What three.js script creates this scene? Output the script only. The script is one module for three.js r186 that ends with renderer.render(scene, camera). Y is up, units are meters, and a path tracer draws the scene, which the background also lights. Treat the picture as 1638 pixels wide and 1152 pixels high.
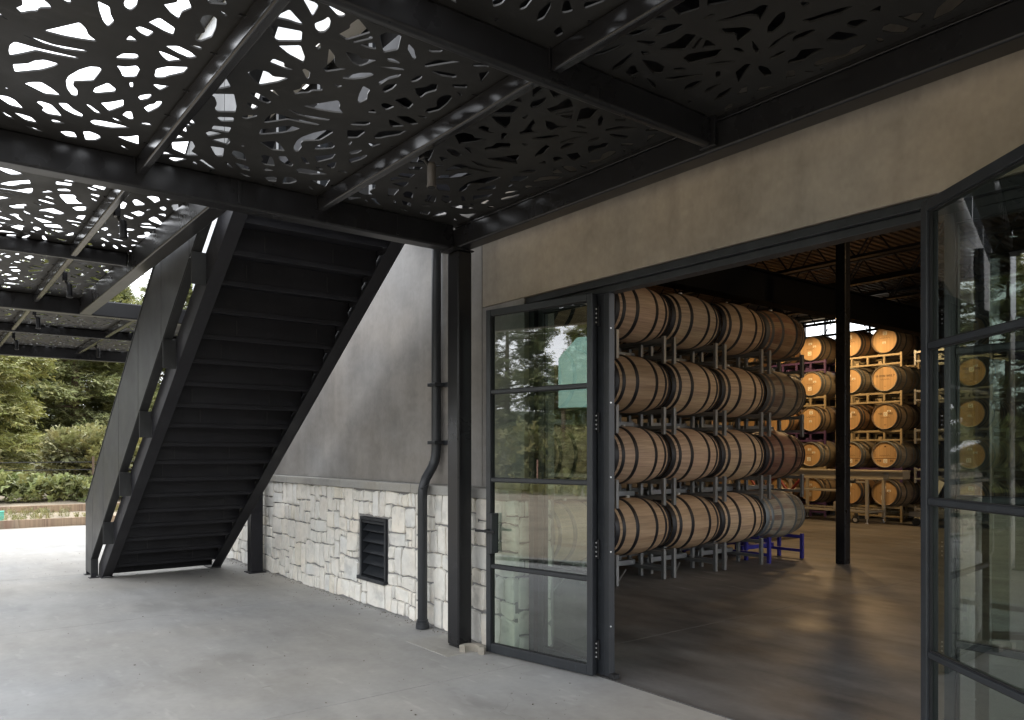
import * as THREE from 'three';
import { RoundedBoxGeometry } from 'three/addons/geometries/RoundedBoxGeometry.js';
import { mergeGeometries } from 'three/addons/utils/BufferGeometryUtils.js';

// ------------------------------------------------------------------ camera, sky, sun, exposure
const scene = new THREE.Scene();
const camera = new THREE.PerspectiveCamera(49.94, 1638 / 1152, 0.05, 900);
camera.position.set(0, 1.52, 3.5644);
camera.lookAt(-0.7903145, 1.52, 3.5644 - 0.6127014);
camera.setViewOffset(1638, 1152, 0, -147, 1638, 1152);      // a shift lens: level camera, horizon below the middle
camera.updateProjectionMatrix();
const renderer = new THREE.WebGLRenderer({ antialias: true });
renderer.setSize(1024, 720);
renderer.toneMapping = THREE.LinearToneMapping;
renderer.toneMappingExposure = 2.65;
renderer.shadowMap.enabled = true;

const sunDir = new THREE.Vector3(-0.5, 0.72, -0.5).normalize();
const sun = new THREE.DirectionalLight(new THREE.Color(1, 0.94, 0.84), 0.8);
sun.position.copy(sunDir).multiplyScalar(60).add(new THREE.Vector3(-6, 0, 0));
sun.target.position.set(-6, 0, 0);
sun.castShadow = true; sun.shadow.radius = 40; sun.shadow.mapSize.set(2048, 2048);
Object.assign(sun.shadow.camera, { left: -45, right: 45, top: 45, bottom: -45, near: 1, far: 160 });
scene.add(sun, sun.target);

// ------------------------------------------------------------------ random numbers and noise
function rng(seed) { let s = seed >>> 0; return () => { s = (s + 0x6D2B79F5) >>> 0; let t = s; t = Math.imul(t ^ (t >>> 15), t | 1); t ^= t + Math.imul(t ^ (t >>> 7), t | 61); return ((t ^ (t >>> 14)) >>> 0) / 4294967296; }; }
function hash2(x, y, s) { let h = Math.imul(x, 374761393) ^ Math.imul(y, 668265263) ^ Math.imul(s, 1274126177); h = Math.imul(h ^ (h >>> 13), 1274126177); return ((h ^ (h >>> 16)) >>> 0) / 4294967296; }
const sm = (t) => t * t * (3 - 2 * t);
const mod = (a, n) => ((a % n) + n) % n;
// tiling value noise: nx, ny cells over the unit square
function vn(u, v, nx, ny, s) {
  const x = u * nx, y = v * ny, xi = Math.floor(x), yi = Math.floor(y), fx = sm(x - xi), fy = sm(y - yi);
  const x0 = mod(xi, nx), x1 = mod(xi + 1, nx), y0 = mod(yi, ny), y1 = mod(yi + 1, ny);
  const a = hash2(x0, y0, s), b = hash2(x1, y0, s), c = hash2(x0, y1, s), d = hash2(x1, y1, s);
  return a + (b - a) * fx + (c - a) * fy + (a - b - c + d) * fx * fy;
}
function fbm(u, v, nx, ny, oct, s) { let a = 0.5, t = 0, n = 0; for (let i = 0; i < oct; i++) { t += a * vn(u, v, nx, ny, s + i * 17); n += a; a *= 0.5; nx *= 2; ny *= 2; } return t / n; }
const clamp = (x, a = 0, b = 1) => Math.min(b, Math.max(a, x));
const lerp = (a, b, t) => a + (b - a) * t;
const step = (a, b, x) => sm(clamp((x - a) / (b - a)));
const enc = (c) => Math.round(255 * clamp(c <= 0.0031308 ? 12.92 * c : 1.055 * Math.pow(c, 1 / 2.4) - 0.055));
function colorTex(w, h, fn) {                                // fn gives linear base colours
  const d = new Uint8Array(w * h * 4);
  for (let j = 0, k = 0; j < h; j++) for (let i = 0; i < w; i++, k += 4) { const c = fn((i + 0.5) / w, (j + 0.5) / h); d[k] = enc(c[0]); d[k + 1] = enc(c[1]); d[k + 2] = enc(c[2]); d[k + 3] = 255; }
  const t = new THREE.DataTexture(d, w, h); t.colorSpace = THREE.SRGBColorSpace; return finish(t);
}
function grayTex(w, h, fn) {
  const d = new Uint8Array(w * h * 4);
  for (let j = 0, k = 0; j < h; j++) for (let i = 0; i < w; i++, k += 4) { const c = Math.round(255 * clamp(fn((i + 0.5) / w, (j + 0.5) / h))); d[k] = d[k + 1] = d[k + 2] = c; d[k + 3] = 255; }
  return finish(new THREE.DataTexture(d, w, h));
}
function finish(t) { t.wrapS = t.wrapT = THREE.RepeatWrapping; t.magFilter = THREE.LinearFilter; t.minFilter = THREE.LinearMipmapLinearFilter; t.generateMipmaps = true; t.needsUpdate = true; return t; }
function scaled(t, mx, my = mx, ox = 0, oy = 0) { const c = t.clone(); c.repeat.set(1 / mx, 1 / my); c.offset.set(ox, oy); c.needsUpdate = true; return c; }

// ------------------------------------------------------------------ the sky: bright even overcast
{
  const w = 512, h = 256, d = new Float32Array(w * h * 4);
  for (let j = 0; j < h; j++) for (let i = 0; i < w; i++) {
    const el = ((j + 0.5) / h - 0.5) * Math.PI, az = ((i + 0.5) / w) * 2 * Math.PI - Math.PI;
    const y = Math.sin(el), cx = Math.cos(el) * Math.cos(az), cz = Math.cos(el) * Math.sin(az);
    const toSun = Math.max(0, cx * sunDir.x + y * sunDir.y + cz * sunDir.z);
    const cl = fbm(i / w, j / h, 10, 6, 5, 3) - 0.5;
    let L = y > 0 ? 1.75 - 0.7 * y + 0.3 * cl * (0.3 + y) + 0.5 * Math.pow(toSun, 6) : 0.28;
    const k = (j * w + i) * 4;
    d[k] = L * 0.97; d[k + 1] = L; d[k + 2] = L * 1.05; d[k + 3] = 1;
  }
  const t = new THREE.DataTexture(d, w, h, THREE.RGBAFormat, THREE.FloatType);
  t.mapping = THREE.EquirectangularReflectionMapping; t.magFilter = t.minFilter = THREE.LinearFilter; t.wrapS = THREE.RepeatWrapping; t.needsUpdate = true;
  scene.background = t; scene.environment = t;
}

// ------------------------------------------------------------------ object helpers
const used = new Map();
function numbered(n) { const k = used.get(n) || 0; used.set(n, k + 1); return k ? `${n}_${String(k).padStart(3, '0')}` : n; }
function tag(o, label, category, group) { o.userData = { label, category }; if (group) o.userData.group = group; return o; }
function thing(name, label, category, group, pos = [0, 0, 0], turn = 0) { const o = new THREE.Group(); o.name = numbered(name); o.position.set(...pos); o.rotation.y = turn; scene.add(o); return tag(o, label, category, group); }
function structure(o, name) { o.name = numbered(name); o.userData = { kind: 'structure' }; scene.add(o); return o; }
function sub(parent, name) { const g = new THREE.Group(); g.name = name; parent.add(g); return g; }
function part(parent, name, geo, mat, label) { const m = new THREE.Mesh(Array.isArray(geo) ? merged(geo) : geo, mat); m.name = name; if (label) m.userData.label = label; parent.add(m); m.castShadow = m.receiveShadow = true; return m; }
function flat(g) { const n = g.index ? g.toNonIndexed() : g; for (const k of Object.keys(n.attributes)) if (!['position', 'normal', 'uv'].includes(k)) n.deleteAttribute(k); return n; }
function merged(list) { return mergeGeometries(list.map(flat), false); }
function planar(geo) {                                       // uv in metres, by the way a face looks
  const g = flat(geo), p = g.attributes.position, n = g.attributes.normal, uv = new Float32Array(p.count * 2);
  for (let i = 0; i < p.count; i += 3) {
    let ax = 0, ay = 0, az = 0;
    for (let k = 0; k < 3; k++) { ax += n.getX(i + k); ay += n.getY(i + k); az += n.getZ(i + k); }
    ax = Math.abs(ax); ay = Math.abs(ay); az = Math.abs(az);
    for (let k = 0; k < 3; k++) { const x = p.getX(i + k), y = p.getY(i + k), z = p.getZ(i + k); const [a, b] = ay >= ax && ay >= az ? [x, z] : ax >= az ? [z, y] : [x, y]; uv[(i + k) * 2] = a; uv[(i + k) * 2 + 1] = b; }
  }
  g.setAttribute('uv', new THREE.BufferAttribute(uv, 2)); return g;
}
function box(x0, x1, y0, y1, z0, z1, r = 0.004, seg = 1) {
  const w = x1 - x0, h = y1 - y0, d = z1 - z0, rr = Math.min(r, Math.min(w, h, d) * 0.45);
  const g = rr > 0 ? new RoundedBoxGeometry(w, h, d, seg, rr) : new THREE.BoxGeometry(w, h, d);
  g.translate((x0 + x1) / 2, (y0 + y1) / 2, (z0 + z1) / 2); return planar(g);
}
function cyl(r0, r1, h, n = 16) { return new THREE.CylinderGeometry(r0, r1, h, n); }
function rod(a, b, r, n = 8) {                                 // a round bar from a to b
  const A = new THREE.Vector3(...a), B = new THREE.Vector3(...b), d = B.clone().sub(A), g = new THREE.CylinderGeometry(r, r, d.length(), n);
  g.applyQuaternion(new THREE.Quaternion().setFromUnitVectors(new THREE.Vector3(0, 1, 0), d.normalize())); g.translate(...A.add(B).multiplyScalar(0.5).toArray()); return g;
}
function bar(a, b, w, h, up = [0, 1, 0]) {                      // a rectangular bar from a to b
  const A = new THREE.Vector3(...a), B = new THREE.Vector3(...b), z = B.clone().sub(A), L = z.length(); z.normalize();
  let u = new THREE.Vector3(...up); const x = new THREE.Vector3().crossVectors(u, z).normalize(); u = new THREE.Vector3().crossVectors(z, x);
  const g = planar(new RoundedBoxGeometry(w, h, L, 1, Math.min(w, h) * 0.08)); g.applyMatrix4(new THREE.Matrix4().makeBasis(x, u, z).setPosition(A.add(B).multiplyScalar(0.5))); return g;
}
function poly(pts, depth, bevel = 0) {                         // an outline in x and y, pulled along +z
  const s = new THREE.Shape(pts.map((p) => new THREE.Vector2(p[0], p[1])));
  return new THREE.ExtrudeGeometry(s, { depth, bevelEnabled: bevel > 0, bevelSize: bevel, bevelThickness: bevel, bevelSegments: 1, curveSegments: 8 });
}
const C = (r, g, b) => new THREE.Color().setRGB(r, g, b);
const std = (o) => new THREE.MeshStandardMaterial(o);

// ------------------------------------------------------------------ surfaces
const speck = grayTex(512, 512, (u, v) => 0.5 + 0.35 * (fbm(u, v, 64, 64, 3, 5) - 0.5) + 0.25 * (fbm(u, v, 8, 8, 4, 9) - 0.5));
const cracks = (() => {                                        // hairline cracks wandering over the slab
  const m = new Float32Array(2048 * 2048), R = rng(515);
  for (let c = 0; c < 7; c++) { let x = R() * 2048, y = R() * 2048, a = R() * 6.283; const n = 250 + R() * 500; for (let i = 0; i < n; i++) { a += (R() - 0.5) * 0.55; x += Math.cos(a); y += Math.sin(a); m[mod(Math.round(y), 2048) * 2048 + mod(Math.round(x), 2048)] = 0.25 + 0.4 * Math.sin(Math.PI * i / n); } }
  return (u, v) => m[Math.floor(v * 2048) * 2048 + Math.floor(u * 2048)];
})();
const slabMap = colorTex(2048, 2048, (u, v) => {
  const big = fbm(u, v, 3, 3, 4, 11), mid = fbm(u + 0.03 * big, v, 9, 14, 4, 23), sw = fbm(u, v + 0.04 * mid, 12, 60, 3, 31), fine = fbm(u, v, 220, 220, 2, 41), warm = fbm(u, v, 5, 4, 3, 51);
  let t = 0.335 + 0.08 * (big - 0.5) + 0.09 * (mid - 0.5) + 0.055 * (sw - 0.5) + 0.035 * (fine - 0.5);
  const dark = step(0.6, 0.78, fbm(u, v, 7, 11, 5, 61)); t *= 1 - 0.12 * dark;
  const sp = vn(u, v, 170, 170, 71); if (sp > 0.985) t *= 0.62; { const q = fbm(u + 0.3, v, 40, 40, 3, 63); t *= 1 + 0.1 * (q - 0.5); }
  t *= 1 - 0.55 * cracks(u, v); t *= 1 - 0.07 * step(0.7, 0.8, fbm(u, v, 26, 30, 3, 65)); t *= 1 + 0.12 * step(0.7, 0.84, fbm(u, v, 30, 90, 3, 67));
  const w = (warm - 0.5) * 0.12; return [t * (1.025 + w), t * (0.99 + w * 0.2), t * (0.93 - w)];
});
const slabRough = grayTex(1024, 1024, (u, v) => 0.62 + 0.35 * (fbm(u, v, 9, 12, 5, 81) - 0.5));
const floorMap = colorTex(2048, 2048, (u, v) => {
  const big = fbm(u, v, 3, 3, 4, 111), mid = fbm(u + 0.05 * big, v, 8, 16, 5, 123), sw = fbm(u + 0.03 * mid, v, 14, 52, 4, 131), fine = fbm(u, v, 200, 200, 2, 141);
  let t = 0.115 + 0.07 * (big - 0.5) + 0.12 * (mid - 0.5) + 0.07 * (sw - 0.5) + 0.02 * (fine - 0.5);
  t += 0.16 * step(0.66, 0.82, fbm(u, v, 18, 60, 4, 151)) * step(0.5, 0.8, big); t = Math.max(0.04, t);
  const w = 0.14 * (fbm(u, v, 6, 6, 3, 161) - 0.5); return [t * (1 + w), t * 0.965, t * (0.93 - w)];
});
const floorRough = grayTex(1024, 1024, (u, v) => 0.57 + 0.4 * (fbm(u, v, 8, 14, 5, 181) - 0.5));
const plasterMap = colorTex(2048, 1024, (u, v) => {
  const big = fbm(u, v, 4, 2, 4, 211), st = fbm(u + 0.02 * big, v, 60, 5, 4, 221), tw = fbm(u + 0.03 * st, v + 0.03 * big, 16, 12, 6, 231), fine = fbm(u, v, 300, 120, 2, 241), rust = fbm(u, v, 6, 5, 4, 251);
  const t = 0.222 + 0.07 * (big - 0.5) + 0.06 * (st - 0.5) + 0.11 * (tw - 0.5) + 0.05 * (fbm(u + 0.02 * tw, v, 70, 60, 4, 261) - 0.5) + 0.03 * (fine - 0.5), w = 0.24 * (rust - 0.42);
  return [t * (1.04 + w * 0.6), t * (0.96 + w * 0.05), t * (0.86 - w * 0.5)];
});
const stoneMap = colorTex(1024, 1024, (u, v) => {
  const a = fbm(u, v, 6, 6, 5, 311), b = fbm(u + 0.1 * a, v, 24, 24, 4, 321), c = fbm(u, v, 4, 5, 3, 331), p = vn(u, v, 120, 120, 341);
  let t = 0.92 + 0.18 * (a - 0.5) + 0.2 * (b - 0.5); if (p > 0.965) t *= 0.72; t *= 1 - 0.16 * step(0.64, 0.8, fbm(u, v, 12, 12, 4, 351));
  const w = 0.1 * (c - 0.5); return [t * (1 + w), t * 0.985, t * (0.95 - w)];
});
const stoneBump = grayTex(1024, 1024, (u, v) => fbm(u, v, 20, 20, 6, 361));
const woodMap = colorTex(512, 1024, (u, v) => {                // grain runs along v
  const g = fbm(u + 0.02 * fbm(u, v, 3, 6, 3, 411), v, 46, 3, 4, 421), b = fbm(u, v, 7, 2, 3, 431), f = fbm(u, v, 160, 12, 2, 441);
  const t = 0.78 + 0.5 * (g - 0.5) + 0.3 * (b - 0.5) + 0.18 * (f - 0.5); return [t, t * (0.97 + 0.08 * (b - 0.5)), t * 0.95];
});
const oldMap = colorTex(512, 1024, (u, v) => {
  const g = fbm(u, v, 40, 4, 4, 461), b = fbm(u, v, 4, 3, 5, 471), d = step(0.5, 0.72, fbm(u, v, 3, 3, 4, 481));
  const t = 0.72 + 0.5 * (g - 0.5) + 0.5 * (b - 0.5); return [t * (1 - 0.25 * d), t * (1 - 0.38 * d), t * (0.96 - 0.36 * d)];
});
const paintMap = colorTex(1024, 1024, (u, v) => {              // painted steel: dust, rubs and scuffs
  const a = fbm(u, v, 5, 5, 5, 501), b = fbm(u, v, 60, 8, 3, 503), sc = step(0.7, 0.86, fbm(u + 0.1 * a, v, 40, 24, 4, 505)), dust = step(0.55, 0.8, fbm(u, v, 7, 9, 5, 507));
  const t = 0.62 + 0.22 * (a - 0.5) + 0.12 * (b - 0.5) + 0.28 * sc + 0.16 * dust; return [t * 1.01, t, t * (0.98 - 0.03 * dust)];
});
const paintRough = grayTex(512, 512, (u, v) => 0.4 + 0.22 * (fbm(u, v, 6, 6, 5, 511) - 0.5));
const soilMap = colorTex(1024, 1024, (u, v) => { const a = fbm(u, v, 6, 6, 6, 611), b = vn(u, v, 260, 260, 621); const t = 0.75 + 0.6 * (a - 0.5) + 0.35 * (b - 0.5); return [0.36 * t, 0.3 * t, 0.22 * t]; });
const barkMap = colorTex(256, 512, (u, v) => { const a = fbm(u, v, 20, 5, 5, 631); const t = 0.35 + 0.9 * a; return [0.16 * t, 0.11 * t, 0.075 * t]; });

const M = {
  slab: std({ map: scaled(slabMap, 6.3), roughnessMap: scaled(slabRough, 4.1), roughness: 1, bumpMap: scaled(speck, 0.9), bumpScale: 0.0012 }),
  patch: std({ map: scaled(slabMap, 6.3, 6.3, 0.37, 0.61), roughnessMap: scaled(slabRough, 4.1), roughness: 1, color: C(0.94, 0.93, 0.9) }),
  floor: std({ map: scaled(floorMap, 5.7), roughnessMap: scaled(floorRough, 4.3), roughness: 1, bumpMap: scaled(speck, 1.3), bumpScale: 0.0008 }),
  soil: std({ map: scaled(soilMap, 3.1), roughness: 1, bumpMap: scaled(speck, 0.8), bumpScale: 0.02 }),
  plasterBand: std({ map: scaled(plasterMap, 5.1, 3.4, 0.43, 0.55), color: C(1.42, 1.36, 1.26), roughness: 0.7, bumpMap: scaled(plasterMap, 5.1, 3.4, 0.43, 0.55), bumpScale: 0.003 }),  // warm, lifted tint stands in for ground bounce light on the header
  plaster: std({ map: scaled(plasterMap, 6.2, 3.4, 0.1, 0.2), color: C(0.97, 1.0, 1.06), roughness: 0.6, bumpMap: scaled(plasterMap, 6.2, 3.4, 0.1, 0.2), bumpScale: 0.002 }),  // cool tint stands in for skylight on the left wall
  mortar: std({ color: C(0.25, 0.245, 0.24), roughness: 0.95, bumpMap: scaled(speck, 0.3), bumpScale: 0.004 }),
  cap: std({ map: scaled(slabMap, 2.6, 2.6, 0.2, 0.3), roughness: 0.8, color: C(0.92, 0.92, 0.9) }),
  steel: new THREE.MeshPhysicalMaterial({ specularIntensity: 0.75, map: scaled(paintMap, 1.9), color: C(0.0232, 0.0232, 0.0261), roughnessMap: scaled(paintRough, 1.7), roughness: 0.72, bumpMap: scaled(speck, 0.5), bumpScale: 0.0003 }),
  girder: new THREE.MeshPhysicalMaterial({ color: C(0.008, 0.0075, 0.0075), roughness: 0.8, specularIntensity: 0.15 }),
  purlin: std({ map: scaled(paintMap, 1.3), color: C(0.0232, 0.0232, 0.0261), roughnessMap: scaled(paintRough, 1.7), roughness: 0.52 }),
  panel: new THREE.MeshPhysicalMaterial({ specularIntensity: 0.45, map: scaled(paintMap, 2.3), color: C(0.042, 0.041, 0.04), roughnessMap: scaled(paintRough, 1.3), roughness: 1.2, bumpMap: scaled(speck, 0.4), bumpScale: 0.0003 }),
  stair: new THREE.MeshPhysicalMaterial({ specularIntensity: 0.5, map: scaled(paintMap, 1.5), color: C(0.0261, 0.0261, 0.0319), roughnessMap: scaled(paintRough, 1.1), roughness: 1.25 }),
  guard: new THREE.MeshPhysicalMaterial({ specularIntensity: 0.6, map: scaled(paintMap, 2.1), color: C(0.0435, 0.0449, 0.0464), roughnessMap: scaled(paintRough, 1.4), roughness: 1.1 }),
  frame: std({ map: scaled(paintMap, 0.9), color: C(0.0319, 0.0362, 0.0435), roughness: 0.42 }),
  gasket: std({ color: C(0.008, 0.008, 0.009), roughness: 0.7 }),
  chrome: std({ color: C(0.75, 0.75, 0.75), metalness: 0.5, roughness: 0.35 }),
  glass: new THREE.MeshPhysicalMaterial({ color: C(0.6, 0.68, 0.62), transmission: 1, thickness: 0, roughness: 0, ior: 2.3 }),
  galv: std({ color: C(0.33, 0.34, 0.345), metalness: 0.6, roughnessMap: scaled(paintRough, 0.5), roughness: 0.95 }),
  rackGold: std({ color: C(0.4, 0.33, 0.21), metalness: 0.3, roughness: 0.5 }),
  rackBlue: std({ color: C(0.05, 0.045, 0.3), roughness: 0.5 }),
  rackPurple: std({ color: C(0.075, 0.04, 0.11), roughness: 0.5 }),
  hoop: std({ color: C(0.02, 0.02, 0.024), roughness: 0.5, metalness: 0.2 }),
  hoopGrey: std({ color: C(0.2, 0.23, 0.25), roughness: 0.55, metalness: 0.6 }),
  hoopDull: std({ color: C(0.1, 0.1, 0.1), roughness: 0.6, metalness: 0.5 }),
  white: std({ color: C(0.72, 0.7, 0.66), roughness: 0.6 }),
  deck: std({ color: C(0.15, 0.1, 0.06), roughness: 0.7 }),
  joist: std({ color: C(0.02, 0.018, 0.018), roughness: 0.55 }),
  inside: std({ color: C(0.1, 0.095, 0.09), roughness: 0.85 }),
  siding: std({ color: C(0.58, 0.6, 0.62), roughness: 0.5 }),
  machine: std({ color: C(0.48, 0.44, 0.36), roughness: 0.45, metalness: 0.3 }),
  rubber: std({ color: C(0.03, 0.03, 0.03), roughness: 0.8 }),
  hose: std({ color: C(0.16, 0.02, 0.02), roughness: 0.5 }),
  teal: std({ color: C(0.16, 0.55, 0.43), roughness: 0.6 }),
  bark: std({ map: scaled(barkMap, 0.6, 1.6), roughness: 1, bumpMap: scaled(barkMap, 0.6, 1.6), bumpScale: 0.03 }),
};
const stoneTints = [[0.85, 0.825, 0.775], [0.82, 0.805, 0.77], [0.87, 0.845, 0.795], [0.78, 0.77, 0.745], [0.83, 0.785, 0.7], [0.81, 0.79, 0.75]];
const stoneMats = stoneTints.map((c, i) => std({ map: scaled(stoneMap, 1.3, 1.3, i * 0.17, i * 0.29), color: C(...c), roughness: 0.92, bumpMap: scaled(stoneBump, 0.7, 0.7, i * 0.31, 0), bumpScale: 0.007 }));

// ------------------------------------------------------------------ ground
{
  const g = new THREE.PlaneGeometry(1200, 1200, 1, 1); g.rotateX(-Math.PI / 2); g.translate(0, -0.12, 0);
  structure(new THREE.Mesh(planar(g), M.soil), 'ground').receiveShadow = true;
}
{
  const pave = structure(new THREE.Group(), 'pavement');
  const xs = [-18.12, -14.3, -10.87, -7.66, -4.33, -1.03, 2.3, 5.6, 8.9], gap = 0.0035;
  for (let i = 0; i + 1 < xs.length; i++) part(pave, 'concrete_slab', box(xs[i] + gap, xs[i + 1] - gap, -0.15, 0, -0.11, 4.45, 0.006, 2), M.slab);
  for (let i = 0; i < 3; i++) part(pave, 'concrete_slab', box(xs[i] + gap, xs[i + 1] - gap, -0.15, 0, -9, -0.117, 0.006, 2), M.slab);
  part(pave, 'grout_patch', box(-5.42, -4.82, -0.05, 0.004, 0.02, 0.44, 0.004), M.patch);
  part(pave, 'kerb', box(-18.1, 9, -0.15, 0.05, 4.46, 4.6, 0.01), M.cap);
  const fl = structure(new THREE.Group(), 'interior_floor');
  const fx = [-13.2, -8.9, -4.33, 0.3, 3.3], fz = [-17.5, -12.2, -6.9, -0.118];
  for (let i = 0; i < 4; i++) for (let j = 0; j < 3; j++) part(fl, 'floor_slab', box(fx[i] + 0.002, fx[i + 1] - 0.002, -0.15, 0, fz[j] + 0.002, fz[j + 1] - 0.002, 0.002), M.floor);
}

// ------------------------------------------------------------------ the winery building
const WL = -13.3, WR = 3.2, JL = -4.55, JR = -0.72, WZ = -0.08;
const house = thing('winery_building', 'winery building with plaster wall over pale stone base and wide folding door opening', 'building');
function stoneOutline(x0, x1, y0, y1, R, wob) {                 // a roughly squared stone, clockwise from its lower left
  const w = x1 - x0, h = y1 - y0, pts = [], cut = () => Math.min(w, h) * (0.04 + 0.14 * R());
  const c = [cut(), cut(), cut(), cut()], j = () => (R() - 0.5) * Math.min(0.026, 0.16 * Math.min(w, h));
  const P = [[x0 + c[0], y0], [lerp(x0, x1, 0.5), y0], [x1 - c[1], y0], [x1, y0 + c[1] * 0.8], [x1, lerp(y0, y1, 0.5)], [x1, y1 - c[2] * 0.8], [x1 - c[2], y1], [lerp(x0, x1, 0.45), y1], [x0 + c[3], y1], [x0, y1 - c[3] * 0.8], [x0, lerp(y0, y1, 0.5)], [x0, y0 + c[0] * 0.8]];
  for (const [x, y] of P) { const [dx, dy] = wob(x, y); pts.push([x + dx + j() * 0.6, y + dy + j() * 0.6]); }
  return pts;
}
function stoneGeo(pts, back, front, R) {                       // the outline with a rounded, uneven face
  const n = pts.length, pos = []; let cx = 0, cy = 0; for (const p of pts) { cx += p[0] / n; cy += p[1] / n; }
  const ring = (k, z, jz) => pts.map((p) => [cx + (p[0] - cx) * k, cy + (p[1] - cy) * k, z + (R() - 0.5) * jz]);
  const rx = Math.max(...pts.map((p) => Math.abs(p[0] - cx))), k1 = 1 - 0.004 / rx, k2 = 1 - 0.013 / rx;
  const rings = [ring(1, back, 0), ring(1, front - 0.02, 0.006), ring(k1, front - 0.004, 0.003), ring(Math.max(0.5, k2), front, 0.003)], mid = [cx, cy, front + R() * 0.002];
  for (let r = 0; r < 3; r++) for (let i = 0; i < n; i++) { const a = rings[r][i], b = rings[r][(i + 1) % n], c = rings[r + 1][i], d = rings[r + 1][(i + 1) % n]; pos.push(...a, ...b, ...d, ...a, ...d, ...c); }
  for (let i = 0; i < n; i++) pos.push(...rings[3][i], ...rings[3][(i + 1) % n], ...mid);
  const g = new THREE.BufferGeometry(); g.setAttribute('position', new THREE.Float32BufferAttribute(pos, 3)); g.computeVertexNormals(); return planar(g);
}
function layStones(x0, x1, y0, y1, seed, holes, wob) {          // random squared rubble; gives outlines
  const R = rng(seed), cs = 0.063, nx = Math.round((x1 - x0) / cs), ny = Math.round((y1 - y0) / cs), cw = (x1 - x0) / nx, ch = (y1 - y0) / ny, full = new Uint8Array(nx * ny), out = [];
  const inHole = (i, j) => holes.some(([a, b, c, d]) => { const x = x0 + (i + 0.5) * cw, y = y0 + (j + 0.5) * ch; return x > a && x < b && y > c && y < d; });
  for (let i = 0; i < nx; i++) for (let j = 0; j < ny; j++) if (inHole(i, j)) full[i * ny + j] = 1;
  const free = (i, j, w, h) => { if (i + w > nx || j + h > ny) return false; for (let a = 0; a < w; a++) for (let b = 0; b < h; b++) if (full[(i + a) * ny + j + b]) return false; return true; };
  for (let i = 0; i < nx; i++) for (let j = 0; j < ny; j++) {
    if (full[i * ny + j]) continue;
    let w = 2 + Math.floor(R() * R() * 4.8), h = 2 + Math.floor(R() * 2.4); if (R() < 0.1) { w = 1; h = 1 + Math.floor(R() * 2); }
    while (w > 1 && !free(i, j, w, h)) w--;
    while (h > 1 && !free(i, j, w, h)) h--;
    if (free(i, j, w + 1, h) && !free(i, j, w + 2, h)) w++;
    if (free(i, j, w, h + 1) && !free(i, j, w, h + 2)) h++;
    for (let a = 0; a < w; a++) for (let b = 0; b < h; b++) full[(i + a) * ny + j + b] = 1;
    const g = 0.0052; out.push(stoneOutline(x0 + i * cw + g, x0 + (i + w) * cw - g, y0 + j * ch + g, y0 + (j + h) * ch - g, R, wob));
  }
  return out;
}
{
  const wall = sub(house, 'stone_base');
  const wob = (x, y) => [0.018 * (fbm(x * 0.31 + 5, y * 0.37 + 5, 16, 16, 2, 701) - 0.5) * 2, 0.024 * (fbm(x * 0.29 + 9, y * 0.33 + 3, 16, 16, 2, 711) - 0.5) * 2];
  for (const b of [[WL, -7.09, 0, 1.15], [-6.54, JL - 0.02, 0, 1.15], [-7.09, -6.54, 0, 0.26], [-7.09, -6.54, 0.88, 1.15], [JR + 0.02, WR, 0, 1.15]]) part(wall, 'mortar_bed', box(...b, -0.38, -0.011, 0), M.mortar);
  const R = rng(77), outs = layStones(-11.9, JL - 0.005, 0.003, 1.15, 4, [[-7.1, -6.53, 0.25, 0.89]], wob).sort((a, b) => b[0][0] - a[0][0]), rest = [[], []];
  outs.forEach((o, i) => {
    const g = stoneGeo(o, -0.035, 0.006 + R() * 0.009, R), k = Math.min(5, Math.floor(R() * 6.3)), m = k === 4 && R() < 0.6 ? 0 : k;
    if (i < 296) part(wall, 'stone', g, stoneMats[m]); else rest[m % 2].push(g);
  });
  rest.forEach((r, i) => { if (r.length) part(wall, 'stone', r, stoneMats[i]).userData.kind = 'stuff'; });
  const back = [...layStones(WL, -11.9, 0.003, 1.15, 9, [], wob), ...layStones(JR + 0.02, WR, 0.003, 1.15, 12, [], wob)].map((o) => stoneGeo(o, -0.035, 0.004 + R() * 0.014, R));
  part(wall, 'stone', back, stoneMats[1]).userData.kind = 'stuff';
  for (const o of layStones(0, 0.33, 0.003, 1.15, 21, [], () => [0, 0])) {   // the corner returning into the opening
    const g = stoneGeo(o, -0.03, 0.006 + R() * 0.01, R); g.rotateY(Math.PI / 2); g.translate(JL - 0.015, 0, -0.03); part(wall, 'stone', planar(g), stoneMats[Math.floor(R() * 4)]);
  }
  for (let x = WL; x < JL - 0.1; x += 1.45) part(wall, 'cap_stone', box(x + 0.002, Math.min(x + 1.45, JL + 0.01) - 0.002, 1.152, 1.232, -0.1, 0.032, 0.008, 2), M.cap);
  part(wall, 'cap_stone', box(JR, WR, 1.152, 1.232, -0.1, 0.032, 0.008, 2), M.cap);
}
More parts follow.
